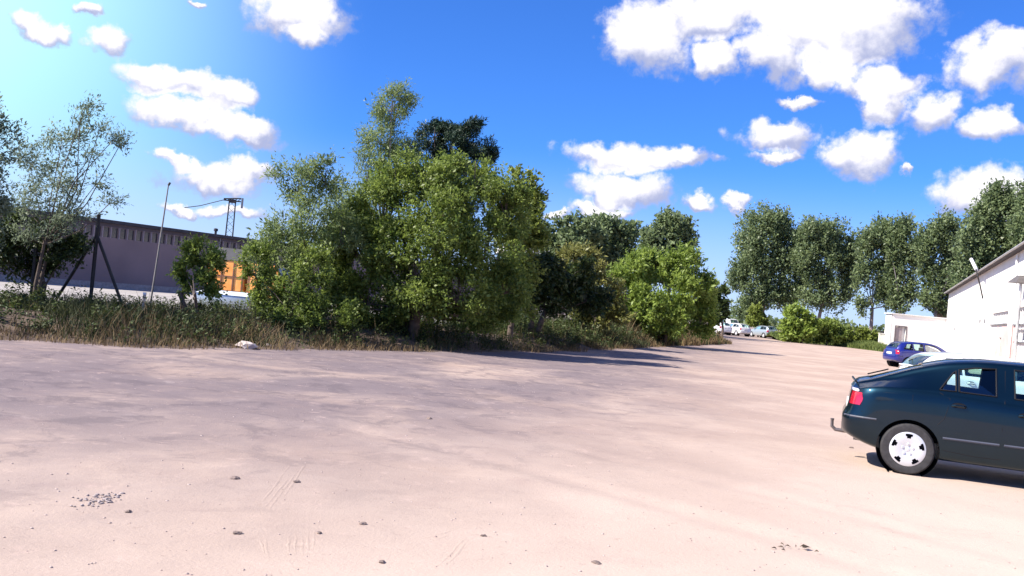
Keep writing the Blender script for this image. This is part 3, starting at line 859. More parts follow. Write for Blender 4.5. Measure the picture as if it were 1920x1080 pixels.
# pink lower band in pieces between the openings
cuts = sorted((o[0] - .12, o[1] + .12) for o in wops if o[2] < 2.5 and o[0] > pb - .5)
xx = pb
for (a, b) in cuts + [(WL, WL)]:
    if a - xx > .2: MB().box((xx, -.025, 0.01), (a, -.001, 2.75)).build('painted_band', PINKW, wr_)
    xx = b
rf = MB()
rw = 20
rf.add([(-.3, -.35, WH), (WL + .3, -.35, WH), (WL + .3, rw / 2, WH + 3.4), (-.3, rw / 2, WH + 3.4), (WL + .3, rw + .5, WH), (-.3, rw + .5, WH),
        (-.3, -.35, WH - .08), (WL + .3, -.35, WH - .08), (WL + .3, rw + .5, WH - .08), (-.3, rw + .5, WH - .08)],
       [(0, 1, 2, 3), (3, 2, 4, 5), (0, 6, 7, 1), (5, 4, 8, 9), (6, 9, 8, 7), (0, 3, 5, 9, 6), (1, 7, 8, 4, 2)])
rfo = rf.build('roof', DARKROOF, wr_)
MB().tube([(-.3, -.42, WH - .05), (WL + .3, -.42, WH - .05)], .06, 8).build('gutter', mat('light_gutter', (.35, .34, .34), .5), rfo)
MB().box((.01, .25, 0), (WL - .02, rw, WH - .12)).build('hall_core', WHITEP, wr_)
a, za = wall_hit(WA, wd, 1900, 610)
MB().tube([(a, -.08, WH - .2), (a, -.10, 3.3), (a + .12, -.10, 2.2), (a, -.10, .1)], .06, 8).build('downpipe', mat('white_pipe', (.7, .69, .68), .5), wr_)
for (px, py) in ((1838, 602), (1847, 602), (1790, 617)):
    a, za = wall_hit(WA, wd, px, py)
    MB().box((a - .28, -.04, za - .12), (a + .28, -.001, za + .12)).build('wall_vent', GREYM, wr_)
# tube jutting from the eave with a hanging cable
a, za = wall_hit(WA, wd, 1851, 516)
t0 = empty('eave_tube', wr_.matrix_basis @ Vector((a, -.64, WH)), wrz, 'short white tube jutting up from the dark eave, a cable hanging below', 'pipe')
t0.location = (Matrix.Translation(WA) @ Matrix.Rotation(wrz, 4, 'Z')) @ Vector((a, -.66, WH))
MB().tube([(0, 0, -.05), (-1.5, -.25, .75)], .11, 10).build('tube', mat('white_pipe', (.7, .69, .68), .5), t0)
MB().tube([(0, -.02, -.05), (.15, .1, -.5), (.05, .3, -1.1), (-.35, .55, -1.9)], .045, 6).build('cable', BLACKM, t0)
# lamp on a post before the hall
lp = gp(1905, 640, 44); lz = at(1903, 524, 44).z
lt = empty('yard_lamp', (lp.x, lp.y, 0), 0, 'dark hooded lamp on a pale post before the white hall', 'lamp')
MB().tube([(0, 0, -.05), (0, 0, lz - .15)], [.09, .065], 10).build('post', PALEM, lt)
MB().add([(-.45, -.4, lz - .15), (.75, -.4, lz - .15), (.75, .4, lz - .15), (-.45, .4, lz - .15), (-.15, -.15, lz + .2), (.35, -.15, lz + .25), (.35, .15, lz + .25), (-.15, .15, lz + .2)],
         [(0, 3, 2, 1), (4, 5, 6, 7), (0, 1, 5, 4), (1, 2, 6, 5), (2, 3, 7, 6), (3, 0, 4, 7)]).build('hood', mat('lamp_hood', (.10, .09, .09), .6), lt)

# -- white annex at the far end of the hall
AX0 = gp(1673, 600, 95.0); AXL = (WA.x - AX0.x) - .02
ax = empty('white_annex', AX0, 0, 'low flat white annex with one grey door, joined to the white hall', 'building')
AH = at(1700, 591, 95).z
o1, o2 = at(1680, 612, 95), at(1698, 645, 95)
aop = [(o1.x - AX0.x, o1.x - AX0.x + 1.05, .02, o1.z)]
facade(AXL, AH - .01, aop, .2).build('wall', WHITEP, ax)
MB().box((0, .25, 0), (AXL, 1.7, AH - .03)).build('annex_core', WHITEP, ax)
ad_ = MB().box((aop[0][0] + .04, .08, .05), (aop[0][0] + .70, .13, aop[0][3] - .05)).build('door', mat('grey_pink_door', (.30, .25, .26), .6), ax)
MB().box((aop[0][0] - .09, -.05, .03), (aop[0][0] - .001, .07, aop[0][3] + .1)).box((aop[0][1] + .001, -.05, .03), (aop[0][1] + .09, .07, aop[0][3] + .1)).box((aop[0][0] - .001, -.05, aop[0][3] + .001), (aop[0][1] + .001, .07, aop[0][3] + .1)).build('door_frame', mat('dark_door_frame', (.09, .07, .08), .6), ad_)
MB().box((-.15, -.15, AH - .005), (AXL, 1.85, AH + .09)).build('roof', mat('pale_roof_edge', (.66, .64, .62), .8), ax)
yl = empty('yard_wall', gp(1662, 640, 96.5), 0, 'low pale wall stub left of the white annex', 'wall')
MB().box((-.75, 0, 0), (.35, .3, 1.75)).build('masonry', mat('cream_render', (.72, .68, .58), .85), yl)
MB().box((-.80, -.05, 1.755), (.36, .35, 1.84)).build('coping', mat('coping_stone', (.55, .52, .48), .85), yl)
ch = empty('brick_stack', gp(1766, 600, 104.5), 0, 'reddish brick stack behind the joint of annex and hall', 'chimney')
czt = at(1766, 566, 104.5).z
MB().box((-.55, -.4, -.02), (.55, .4, czt)).build('shaft', mat('red_brick', (.27, .14, .12), .9, c2=(.36, .22, .2), scale=3, bump=.4), ch)
MB().box((-.62, -.47, czt), (.62, .47, czt + .14)).build('cap', GREYM, ch)
fb = empty('far_white_shed', gp(1628, 612, 150), 0, 'far low white shed with a dark roof behind the poplar trunks', 'building')
MB().box((-3.2, 0, 0), (3.6, 6, 1.9)).build('wall', WHITEP, fb)
MB().box((-3.5, -.3, 1.9), (3.9, 6.3, 2.25)).build('roof', DARKROOF, fb)
for xq in (-2.2, .2, 2.0): MB().box((xq, -.04, .8), (xq + .9, -.002, 1.5)).build('window', DARKGLASS, fb)

# -- open shelter behind the middle trees
sp = gp(972, 600, 46); sz = at(970, 466, 46).z
sh = empty('open_shelter', sp, R(8), 'open shelter with a white roof edge, glimpsed through the dark tree', 'shelter')
MB().box((-1.15, -.9, sz - .22), (1.1, 2.5, sz)).build('roof', mat('white_fascia', (.78, .76, .70), .6), sh)
for (a, b) in ((-1.0, -.75), (.95, -.75), (-1.0, 2.3), (.95, 2.3)):
    MB().box((a - .06, b - .06, -.02), (a + .06, b + .06, sz - .222)).build('post', GREYM, sh)
MB().box((-.9, 2.2, 0), (.85, 2.28, sz - .9)).build('back_panel', mat('pale_panel', (.55, .54, .58), .7), sh)

# ------------------------------------------------------------------ fence posts, pole, mast
def brace_post(p, top, label, braces, r=.045, lean=(0, 0)):
    t = empty('fence_post', p, 0, label, 'post', 'posts of the old fence')
    MB().tube([(0, 0, -.2), (lean[0], lean[1], top)], r, 8).build('post', BLACKM, t)
    for (dx, dy, h) in braces:
        MB().tube([(dx, dy, -.1), (0, 0, h)], r * .8, 6).build('brace', BLACKM, t)
    return t
fy = 24.0
pz = at(181, 402, fy).z
p178 = gp(172, 540, fy)
brace_post(p178, pz, 'black corner fence post with two slanting braces before the grey hall',
           [(-1.35, .2, at(181, 440, fy).z), (1.05, .3, at(181, 440, fy).z)], .05)
p345 = gp(343, 540, 25)
brace_post(p345, at(346, 465, 25).z, 'thin black fence post at the left of the small green bush', [], .04)
pq = gp(60, 540, 23.2)
brace_post(pq, at(62, 420, 23.2).z, 'black fence post half hidden in the dark shrub at left', [], .045)
pl0, pl1 = gp(278, 575, 25.5), at(316, 346, 25.5)
lpz = empty('leaning_pole', pl0, 0, 'thin pale pole leaning right, rising above the grey hall roof', 'pole')
MB().tube([(0, 0, -.2), ((pl1.x - pl0.x) * .5 + .01, 0, pl1.z * .5), (pl1.x - pl0.x, 0, pl1.z)], [.030, .026, .018], 8).build('shaft', mat('weathered_pole', (.24, .22, .21), .6), lpz)
MB().tube([(pl1.x - pl0.x, 0, pl1.z - .02), (pl1.x - pl0.x + .04, 0, pl1.z + .06)], [.034, .03], 8).build('cap', BLACKM, lpz)
st = gp(268, 585, 22.5)
sk = empty('marker_stake', st, R(10), 'short pale stake in the weeds left of the leaning pole', 'stake')
MB().box((-.03, -.03, .1), (.03, .03, at(270, 552, 22.5).z)).build('stake', mat('weathered_wood', (.42, .36, .30), .85), sk)
MB().box((-.034, -.034, at(270, 552, 22.5).z), (.034, .034, at(270, 552, 22.5).z + .05)).build('stake_tip', mat('white_frame', (.75, .74, .74), .5), sk)

cb = gp(424, 500, 230); ctop = at(430, 376, 230).z
cr = empty('lattice_mast', cb, R(12), 'far dark lattice crane mast with an arm, above the grey hall roof', 'crane')
lm_ = MB()
hw = .75
for sx in (-1, 1):
    for sy in (-1, 1):
        lm_.tube([(sx * hw * 1.3, sy * hw * 1.3, 0), (sx * hw, sy * hw, ctop)], .085, 4)
nz = 12
for k in range(nz):
    z0_, z1_ = ctop * k / nz, ctop * (k + 1) / nz
    for (ax_, ay_, bx_, by_) in ((-1, -1, 1, -1), (1, -1, 1, 1), (1, 1, -1, 1), (-1, 1, -1, -1)):
        lm_.tube([(ax_ * hw * 1.1, ay_ * hw * 1.1, z0_), (bx_ * hw * 1.1, by_ * hw * 1.1, z1_)], .045, 3)
lm_.build('mast', BLACKM, cr)
jb = MB()
q0, q1, q2 = at(350, 391, 230) - cb, at(420, 375, 230) - cb, at(452, 371, 230) - cb
for dz in (0, .8):
    jb.tube([(q1.x, 0, ctop + dz * .4), (q2.x, 0, ctop + dz)], .16, 4)
for k in range(5):
    f0 = k / 5.
    xa_ = q1.x + (q2.x - q1.x) * f0; xb_ = q1.x + (q2.x - q1.x) * (f0 + .2)
    jb.tube([(xa_, 0, ctop), (xb_, 0, ctop + .8 * (.4 + .6 * (f0 + .2)))], .09, 3)
jb.build('arm', BLACKM, cr)
MB().tube([(q1.x, 0, ctop), (q0.x * .6 + q1.x * .4, 0, q0.z + .9), (q0.x, 0, q0.z)], .10, 4).build('cable', BLACKM, cr)
MB().box((q2.x + .1, -.4, ctop - 1.6), (q2.x + .55, .4, ctop + .9)).build('counterweight', GREYM, cr)
MB().box((-.7, -.7, ctop - .5), (.9, .7, ctop + .3)).build('cab', BLACKM, cr)

# ------------------------------------------------------------------ cars
def pchip(xs, ys, x):
    xs, ys = np.asarray(xs, float), np.asarray(ys, float); h = np.diff(xs); d = np.diff(ys) / h
    m = np.zeros_like(xs); m[0], m[-1] = d[0], d[-1]
    for i in range(1, len(xs) - 1):
        if d[i - 1] * d[i] > 0:
            w1, w2 = 2 * h[i] + h[i - 1], h[i] + 2 * h[i - 1]
            m[i] = (w1 + w2) / (w1 / d[i - 1] + w2 / d[i])
    x = np.clip(x, xs[0], xs[-1]); i = np.clip(np.searchsorted(xs, x) - 1, 0, len(h) - 1)
    t = (x - xs[i]) / h[i]
    return ((1 + 2 * t) * (1 - t) ** 2 * ys[i] + t * (1 - t) ** 2 * h[i] * m[i] + t * t * (3 - 2 * t) * ys[i + 1] + t * t * (t - 1) * h[i] * m[i + 1])

def cval(P, k, x):
    c = P[k]; return float(pchip([p[0] for p in c], [p[1] for p in c], np.array(x)))

def section(P, x, n=3):
    zb, zs, zr, wm, wr = (cval(P, k, x) for k in ('zb', 'zs', 'zr', 'wm', 'wr'))
    d = max(zr - zs, .004); drop = min(.085, .45 * d); wr = min(wr, wm - .06)
    H = zs - zb
    c = [(0, zb), (wm * .75, zb), (wm - .07, zb + .025), (wm - .028, zb + .13 * H), (wm - .004, zb + .32 * H), (wm, zb + .56 * H), (wm - .010, zs - .16 * H),
         (wm - .026, zs - .045), (wm - .052, zs - .004), (wm - .078, zs + .12 * (d - drop)), ((wm - .078) * .48 + wr * .52, zs + .58 * (d - drop)), (wr, zr - drop), (wr - .045, zr - drop * .38), (wr * .72, zr - .002), (wr * .36, zr + .010), (0, zr + .014)]
    c = np.array(c)
    out = []
    for i in range(len(c) - 1):
        p0, p1, p2, p3 = c[max(i - 1, 0)], c[i], c[i + 1], c[min(i + 2, len(c) - 1)]
        for k in range(n):
            t = k / n
            q = .5 * ((2 * p1) + (-p0 + p2) * t + (2 * p0 - 5 * p1 + 4 * p2 - p3) * t * t + (-p0 + 3 * p1 - 3 * p2 + p3) * t ** 3)
            if t == 0: q = p1
            out.append((max(q[0], 0), q[1]))
    out.append(tuple(c[-1]))
    return out

def shear(P, x, z):
    L_ = P['L']
    wr = max(0, 1 - x / .55); wf = max(0, 1 - (L_ - x) / .6)
    return wr * float(np.interp(z, *P['rear'])) - wf * float(np.interp(z, *P['front']))

def surf_y(P, x, z):
    s = section(P, x)[6:36]
    zz = [p[1] for p in s]; yy = [p[0] for p in s]
    return float(np.interp(z, zz, yy))

def loft(P, xs, fn):
    loops = []
    for x in xs:
        h = [fn(x, y, z) for (y, z) in section(P, x)]
        loops.append([p for p in h] + [(p[0], -p[1], p[2]) for p in h[-2:0:-1]])
    n = len(loops[0]); m = MB()
    vs = [p for l in loops for p in l]; fs = []
    for i in range(len(loops) - 1):
        for k in range(n):
            a, b = i * n + k, i * n + (k + 1) % n
            fs.append((a, b, b + n, a + n))
    # caps as quads between the two halves
    for base in (0, (len(loops) - 1) * n):
        half = n // 2
        for k in range(half):
            a, b = k, k + 1
            a2, b2 = (n - k) % n, (n - k - 1) % n
            f = [base + a, base + b, base + b2, base + a2]
            f = list(dict.fromkeys(f))
            if len(f) >= 3: fs.append(tuple(f))
    return m.add(vs, fs)

def prism(poly, axis, lo, hi):
    m = MB(); n = len(poly)
    mk = (lambda p, t: (p[0], t, p[1])) if axis == 'y' else (lambda p, t: (p[0], p[1], t))
    vs = [mk(p, lo) for p in poly] + [mk(p, hi) for p in poly]
    return m.add(vs, [tuple(range(n)), tuple(range(2 * n - 1, n - 1, -1))] + [(i, (i + 1) % n, (i + 1) % n + n, i + n) for i in range(n)])

def boolean(me, cutters):
    base = bpy.data.objects.new('tmp', me); COL.objects.link(base)
    tmp = []
    for c in cutters:
        o = bpy.data.objects.new('tmpc', c.mesh('tmpc')); COL.objects.link(o); tmp.append(o)
        md = base.modifiers.new('b', 'BOOLEAN'); md.object = o; md.operation = 'DIFFERENCE'; md.solver = 'EXACT'
    dg = bpy.context.evaluated_depsgraph_get(); dg.update()
    res = bpy.data.meshes.new_from_object(base.evaluated_get(dg))
    for o in tmp + [base]: bpy.data.objects.remove(o)
    return res

RUBBER = mat('tyre_rubber', (.030, .028, .030), .8, var=.3, scale=20)
TRIM = mat('black_trim', (.012, .012, .015), .75, spec=.15)
HUB = mat('hubcap_silver', (.60, .60, .62), .35, metal=.3, var=.06, spec=.6)
SEAT = mat('grey_seat_cloth', (.16, .16, .18), .9, var=.2)
GLASS = glass_mat('car_glass_green', (.74, .92, .90))
REDL = mat('red_lamp_glass', (.38, .008, .025), .12, var=.1, spec=.8, coat=.6)
CLEARL = mat('clear_lamp_glass', (.72, .62, .68), .1, spec=.8, coat=.6)

WHEEL_CACHE = {}
def wheel_meshes(r):
    if r in WHEEL_CACHE: return WHEEL_CACHE[r]
    ty = MB().lathe([(r * .66, -.10), (r * .80, -.108), (r * .93, -.104), (r * .985, -.082), (r, -.05), (r, .05), (r * .985, .082), (r * .93, .10), (r * .66, .09)], 48)
    hc = MB(); R_ = r * .685; n = 80
    rad = [.001, .12, .17, .40, .52, .62, .74, .88, .97, 1.0]
    hgt = [-.104, -.104, -.098, -.108, -.112, -.114, -.114, -.112, -.104, -.085]
    vs = [(R_ * rad[i] * math.cos(2 * math.pi * k / n), hgt[i], R_ * rad[i] * math.sin(2 * math.pi * k / n)) for i in range(len(rad)) for k in range(n)]
    fs = []
    for i in range(len(rad) - 1):
        for k in range(n):
            ph = (k + .5) % (n / 5) - n / 10
            if (i == 5 and abs(ph) < 1.6) or (i == 6 and abs(ph) < 2.6): continue
            a, b = i * n + k, i * n + (k + 1) % n
            fs.append((a, b, b + n, a + n))
    hc.add(vs, fs)
    for k in range(5):
        a = 2 * math.pi * (k + .5) / 5
        hc.lathe([(.004, -.016), (.016, -.014), (.018, 0)], 8, 'y', (R_ * .29 * math.cos(a), -.100, R_ * .29 * math.sin(a)))
    rim = MB().lathe([(.001, -.075), (R_ * .98, -.075), (R_ * .985, .085)], 32)
    tm, hm, rm = ty.mesh('wheel'), hc.mesh('hubcap'), rim.mesh('rim')
    for m_, mt in ((tm, RUBBER), (hm, HUB), (rm, TRIM)):
        m_.materials.append(mt); m_.polygons.foreach_set('use_smooth', [True] * len(m_.polygons)); m_.set_sharp_from_angle(angle=R(35))
    WHEEL_CACHE[r] = (tm, hm, rm)
    return WHEEL_CACHE[r]

def strip(P, pts, side, r=.006, off=.001):
    return [(x + shear(P, x, z), side * (surf_y(P, x, z) + off), z) for (x, z) in pts]

def car(name, label, cat, P, loc, heading, paint, group=None, detail=True, tow=False):
    """local x forward from the rear bumper, y to the left, origin on the ground below the rear bumper"""
    root = empty(name, loc, heading, label, cat, group)
    L_ = P['L']; r = P['wr_tyre']; xr, xf = P['axles']
    e = .0
    xs = np.unique(np.concatenate([np.linspace(0, .5, 14), np.linspace(.5, L_ - .6, 34 if detail else 22), np.linspace(L_ - .6, L_, 14)]))
    body = loft(P, xs, lambda x, y, z: (x + shear(P, x, z), y, z)).mesh('body')
    i0, i1 = P['cabin']
    def inner(x, y, z):
        zr = cval(P, 'zr', x)
        return (x, max(0, y - .055), min(max(z, .40), zr - .05))
    cut = [loft(P, np.linspace(i0, i1, 20), inner)]
    for xc in (xr, xf):
        for sg in (-1, 1):
            cut.append(MB().lathe([(.001, 0), (r * 1.15, 0), (r * 1.15, .6), (.001, .6)], 36, 'y', (xc, .60 if sg > 0 else -1.2, r)))
    for w in P['windows']: cut.append(prism(w, 'y', -1.3, 1.3))
    for w in P['screens']: cut.append(prism(w, 'z', cval(P, 'zs', .5 * (w[0][0] + w[1][0])) - .02, 1.9 + P.get('tall', 0)))
    me = boolean(body, cut)
    me.materials.clear(); me.materials.append(paint)
    me.polygons.foreach_set('use_smooth', [True] * len(me.polygons)); me.set_sharp_from_angle(angle=R(32))
    bd = link('body', me, None, root)
    # glass
    for w in P['windows']:
        for sg in (-1, 1):
            gm = MB(); n = len(w)
            gm.add([(x, sg * (surf_y(P, x, z) - .018), z) for (x, z) in w], [tuple(range(n))])
            go = gm.build('side_window', P.get('glass', GLASS), root)
            tp = [(x, sg * (surf_y(P, x, z) + .002), z) for (x, z) in w]; tp.append(tp[0]); 
            MB().tube(tp, .011, 5, False).build('window_trim', TRIM, go)
    for si, w in enumerate(P['screens']):
        (xa, ya), (xb, yb) = w[0], w[1]
        gm = MB(); nu, nv = 10, 12; vs = []
        for i in range(nu + 1):
            x = xa + (xb - xa) * i / nu; yh = abs(ya + (yb - ya) * i / nu)
            sc_ = section(P, x)[30:]
            for j in range(nv + 1):
                y = yh * (2 * j / nv - 1)
                z = float(np.interp(abs(y), [p[0] for p in sc_[::-1]], [p[1] for p in sc_[::-1]]))
                vs.append((x, y, z - .016))
        gm.add(vs, [(i * (nv + 1) + j, i * (nv + 1) + j + 1, (i + 1) * (nv + 1) + j + 1, (i + 1) * (nv + 1) + j) for i in range(nu) for j in range(nv)])
        gm.build('rear_window' if si == 0 else 'windscreen', P.get('glass', GLASS), root, smooth=60)
    # wheels
    tm, hm, rm = wheel_meshes(r)
    for xc in (xr, xf):
        for sg in (-1, 1):
            wo = link('wheel', tm, None, root, (xc, sg * P['track'], r))
            if sg > 0: wo.rotation_euler = (0, 0, math.pi)
            h = link('hubcap', hm, None, wo); h.rotation_euler = (0, R(20), 0)
            link('rim', rm, None, wo)
            MB().lathe([(r * 1.152, .86), (r * 1.152, .56), (.001, .56)], 36).build('wheel_arch_liner', TRIM, root, smooth=40).matrix_basis = Matrix.Translation((xc, 0, r)) @ Matrix.Diagonal((1, sg, 1, 1))
    # lamps
    for sg in (-1, 1):
        for (nm, mt, x0_, x1_, z0_, z1_) in P['lamps']:
            lm = MB(); nu, nv = 8, 6; vs = []
            for i in range(nu + 1):
                for j in range(nv + 1):
                    x = x0_ + (x1_ - x0_) * i / nu; z = z0_ + (z1_ - z0_) * j / nv
                    if nm == 'tail_light': x = x0_ + (x1_ - x0_) * (i / nu) * (1 - .35 * abs(j / nv - .45))
                    vs.append((x + shear(P, x, z), sg * (surf_y(P, x, z) + .006), z))
            lm.add(vs, [(i * (nv + 1) + j, i * (nv + 1) + j + 1, (i + 1) * (nv + 1) + j + 1, (i + 1) * (nv + 1) + j) for i in range(nu) for j in range(nv)])
            lm.build(nm, mt, root, smooth=50)
    zmb = cval(P, 'zb', 2.) + .37 * (cval(P, 'zs', 2.) - cval(P, 'zb', 2.))
    for sg in (-1, 1):
        if detail:
            for q in P['seams']:
                MB().tube(strip(P, q, sg, off=-.002), .0055, 4, False).build('door_seam', TRIM, root)
            for (xa, xb) in P['mouldings']:
                pts = [(x, zmb + .012 * (xa + (xb - xa) * k / 8 < 0)) for k, x in enumerate(np.linspace(xa, xb, 9))]
                MB().tube(strip(P, pts, sg, off=.004), .016, 6).build('side_moulding', P.get('mould', TRIM), root)
            MB().tube(strip(P, [(x, .635) for x in np.linspace(.02, xr - r * 1.22, 6)], sg, off=.0), .014, 6).build('bumper_strip', P.get('mould', TRIM), root)
            for xh in P['handles']:
                zh = cval(P, 'zs', xh) - .13
                hb = MB().lathe([(.001, -.004), (.5, -.004), (.5, .02)], 24)
                hb.v = [(xh + v[0] * .17, sg * (surf_y(P, xh, zh) + .001 + abs(v[1]) * .1), zh + v[2] * .085) for v in hb.v]
                hc_ = hb.build('door_handle', TRIM, root)
                MB().tube([(xh - .075, sg * (surf_y(P, xh, zh) + .006), zh), (xh - .04, sg * (surf_y(P, xh, zh) + .035), zh + .008), (xh + .05, sg * (surf_y(P, xh, zh) + .035), zh + .008), (xh + .08, sg * (surf_y(P, xh, zh) + .006), zh)], .014, 6).build('grip', paint, hc_)
        xm = P['mirror']; zm = cval(P, 'zs', xm) + .07
        mb_ = MB().box((xm - .08, sg * (surf_y(P, xm, zm) + .12) - .10, zm - .06), (xm + .08, sg * (surf_y(P, xm, zm) + .12) + .10, zm + .08), .03)
        mb_.build('door_mirror', paint, root, smooth=40)
    # front grille and plates
    MB().box((L_ - .04, -.35, .42), (L_ + .012, .35, .52), .008).build('grille', TRIM, root)
    MB().box((P.get('plate', .012), -.26, .70), (.09, .26, .81), .004).build('number_plate', mat('plate_white', (.72, .72, .70), .4), root)
    if detail:
        # interior
        for (sx_, hy, wdt, hh) in ((xf - 1.12, .36, .24, .62), (xf - 1.12, -.36, .24, .62), (xr + .42, 0, .60, .52)):
            sm = MB().box((sx_, hy - wdt, .44), (sx_ + .5, hy + wdt, .62), .05)
            sm.box((sx_ - .10, hy - wdt, .58), (sx_ + .06, hy + wdt, .55 + hh), .05)
            sm.build('seat', SEAT, root, smooth=40)
            for hx in ((0,) if wdt < .5 else (-.36, .36)):
                MB().box((sx_ - .11, hy + hx - .12, .57 + hh), (sx_ - .02, hy + hx + .12, .71 + hh), .035).build('headrest', SEAT, root, smooth=40)
        MB().box((xf - .42, -.66, .62), (xf - .12, .66, .90), .05).build('dashboard', TRIM, root)
        tor = MB(); tor.tube([(xf - .56 + .06 * math.sin(a), .36 + .18 * math.cos(a), .88 + .17 * math.sin(a)) for a in np.linspace(0, 2 * math.pi, 25)], .014, 6, False)
        tor.build('steering_wheel', TRIM, root)
        MB().tube([(.75, -.45, .30), (.16, -.45, .33)], .028, 10).build('exhaust', GREYM, root)
        xw = P['screens'][0][0][0]
        zt = cval(P, 'zr', xw + .05)
        MB().tube([(xw - .02, 0, zt + .01), (xw + .08, .1, zt + .04), (xw + .24, .28, zt + .09)], .010, 5).build('rear_wiper', BLACKM, root)
        MB().tube([(.10, .55, cval(P, 'zr', .1) - .006), (.10, .0, cval(P, 'zr', .1) + .008), (.13, -.50, cval(P, 'zr', .1) - .006)], .016, 6).build('spoiler_lip', paint, root, smooth=60)
    if tow:
        MB().tube([(.25, 0, .36), (.03, 0, .355), (-.07, 0, .36), (-.115, 0, .40), (-.118, 0, .47), (-.118, 0, .505)], [.026, .026, .024, .022, .02, .026], 8).build('tow_bar', mat('tow_steel', (.16, .14, .14), .4, metal=.6), root)
    return root

LAG = dict(L=4.45, plate=.045, wr_tyre=.317, axles=(.79, 3.54), track=.775, cabin=(.36, 3.65),
    zb=[(0, .42), (.12, .36), (.4, .27), (.8, .22), (3.7, .21), (4.2, .23), (4.45, .32)],
    zs=[(0, .95), (.2, 1.01), (.5, 1.045), (1.0, 1.05), (1.8, 1.02), (2.9, .97), (3.5, .93), (4.1, .81), (4.32, .70), (4.45, .60)],
    zr=[(0, .985), (.10, 1.075), (.25, 1.115), (.55, 1.22), (.9, 1.35), (1.25, 1.445), (1.7, 1.495), (2.2, 1.50), (2.6, 1.46), (2.95, 1.36), (3.25, 1.19), (3.55, 1.02), (3.7, .965), (4.1, .855), (4.32, .74), (4.45, .63)],
    wm=[(0, .56), (.04, .69), (.12, .78), (.33, .855), (.8, .885), (3.5, .885), (4.0, .85), (4.28, .74), (4.4, .6), (4.45, .45)],
    wr=[(0, .46), (.12, .55), (.4, .53), (.8, .52), (1.2, .55), (1.6, .58), (2.4, .59), (3.0, .61), (3.4, .68), (3.7, .74), (4.1, .72), (4.32, .62), (4.45, .40)],
    rear=([.2, .42, .62, .72, .95, 1.1], [.05, 0, 0, .05, .09, .07]), front=([.2, .42, .6, .9], [.05, 0, .04, .16]),
    windows=[[(1.10, 1.085), (1.285, 1.085), (1.285, 1.33), (1.255, 1.305)], [(1.32, 1.085), (1.73, 1.075), (1.73, 1.405), (1.50, 1.39), (1.32, 1.35)],
             [(1.93, 1.07), (2.98, 1.03), (2.88, 1.15), (2.62, 1.335), (2.40, 1.395), (1.93, 1.412)]],
    screens=[[(.30, .46), (.92, .44), (.92, -.44), (.30, -.46)], [(2.90, .52), (3.56, .64), (3.56, -.64), (2.90, -.52)]],
    lamps=[('tail_light', REDL, .012, .18, .785, .945), ('tail_light', CLEARL, .012, .11, .952, .985), ('headlight', CLEARL, 4.08, 4.38, .60, .70)],
    seams=[[(1.22, .99), (1.20, .86), (1.17, .74), (1.10, .66)], [(1.22, .99), (1.10, 1.05)], [(1.83, 1.39), (1.82, 1.0), (1.81, .7), (1.81, .33)], [(3.02, .98), (3.04, .7), (3.0, .33)], [(1.81, .33), (1.5, .33), (1.19, .36)],
           [(.05, .70), (.2, .71), (.40, .72)], [(.80, .99), (.80, .91)]],
    mouldings=[(1.17, 1.79), (1.84, 2.98)], handles=[1.32, 2.05], mirror=2.90, mould=mat('moulding_grey', (.05, .055, .08), .55))
HATCH = dict(L=4.05, wr_tyre=.300, axles=(.72, 3.24), track=.74, cabin=(.28, 3.45),
    zb=[(0, .38), (.15, .32), (.5, .25), (3.4, .22), (3.8, .24), (4.05, .34)],
    zs=[(0, .90), (.3, .96), (1.0, .97), (2.0, .95), (3.2, .92), (3.7, .82), (3.95, .70), (4.05, .60)],
    zr=[(0, .93), (.06, 1.02), (.2, 1.20), (.4, 1.34), (.7, 1.41), (1.3, 1.445), (1.9, 1.445), (2.4, 1.38), (2.7, 1.27), (3.0, 1.10), (3.3, .965), (3.7, .86), (3.95, .74), (4.05, .63)],
    wm=[(0, .60), (.04, .72), (.12, .79), (.35, .835), (.9, .845), (3.2, .845), (3.6, .81), (3.9, .70), (4.0, .58), (4.05, .45)],
    wr=[(0, .50), (.12, .60), (.5, .60), (1.5, .58), (2.4, .58), (2.8, .62), (3.2, .70), (3.7, .66), (3.95, .56), (4.05, .38)],
    rear=([.2, .42, .62, .72, .95, 1.1], [.05, 0, 0, .03, .05, .05]), front=([.2, .42, .6, .9], [.05, 0, .04, .16]),
    windows=[[(.42, 1.02), (.95, 1.0), (.95, 1.33), (.66, 1.31)], [(1.02, 1.0), (1.58, .99), (1.58, 1.36), (1.02, 1.345)], [(1.68, .99), (2.72, .985), (2.45, 1.20), (2.2, 1.33), (1.68, 1.36)]],
    screens=[[(.12, .50), (.50, .48), (.50, -.48), (.12, -.50)], [(2.66, .52), (3.22, .62), (3.22, -.62), (2.66, -.52)]],
    lamps=[('tail_light', REDL, .01, .16, .72, .95), ('headlight', CLEARL, 3.68, 3.98, .58, .70)],
    seams=[[(1.63, 1.34), (1.62, .9), (1.60, .33)], [(2.78, .95), (2.80, .6), (2.75, .33)], [(.98, .95), (1.02, .7)]],
    mouldings=[(1.05, 1.58), (1.65, 2.7)], handles=[1.12, 1.80], mirror=2.62)
VAN = dict(HATCH, tall=.5)
for k in ('zs', 'zr'):
    VAN[k] = [(x, z * 1.33 if k == 'zr' else z * 1.10) for (x, z) in HATCH[k]]
VAN['windows'] = [[(x, .92 + (z - .92) * 1.75 + .03) for (x, z) in w] for w in HATCH['windows'][2:]]

def place_car(P, px, py, heading, dy):    # near rear wheel of the right-hand side stands on that ground point
    c = gnd(px, py)
    h = Vector((math.cos(heading), math.sin(heading), 0)); l = Vector((-h.y, h.x, 0))
    return c - h * P['axles'][0] + l * (P['track'] + .05)

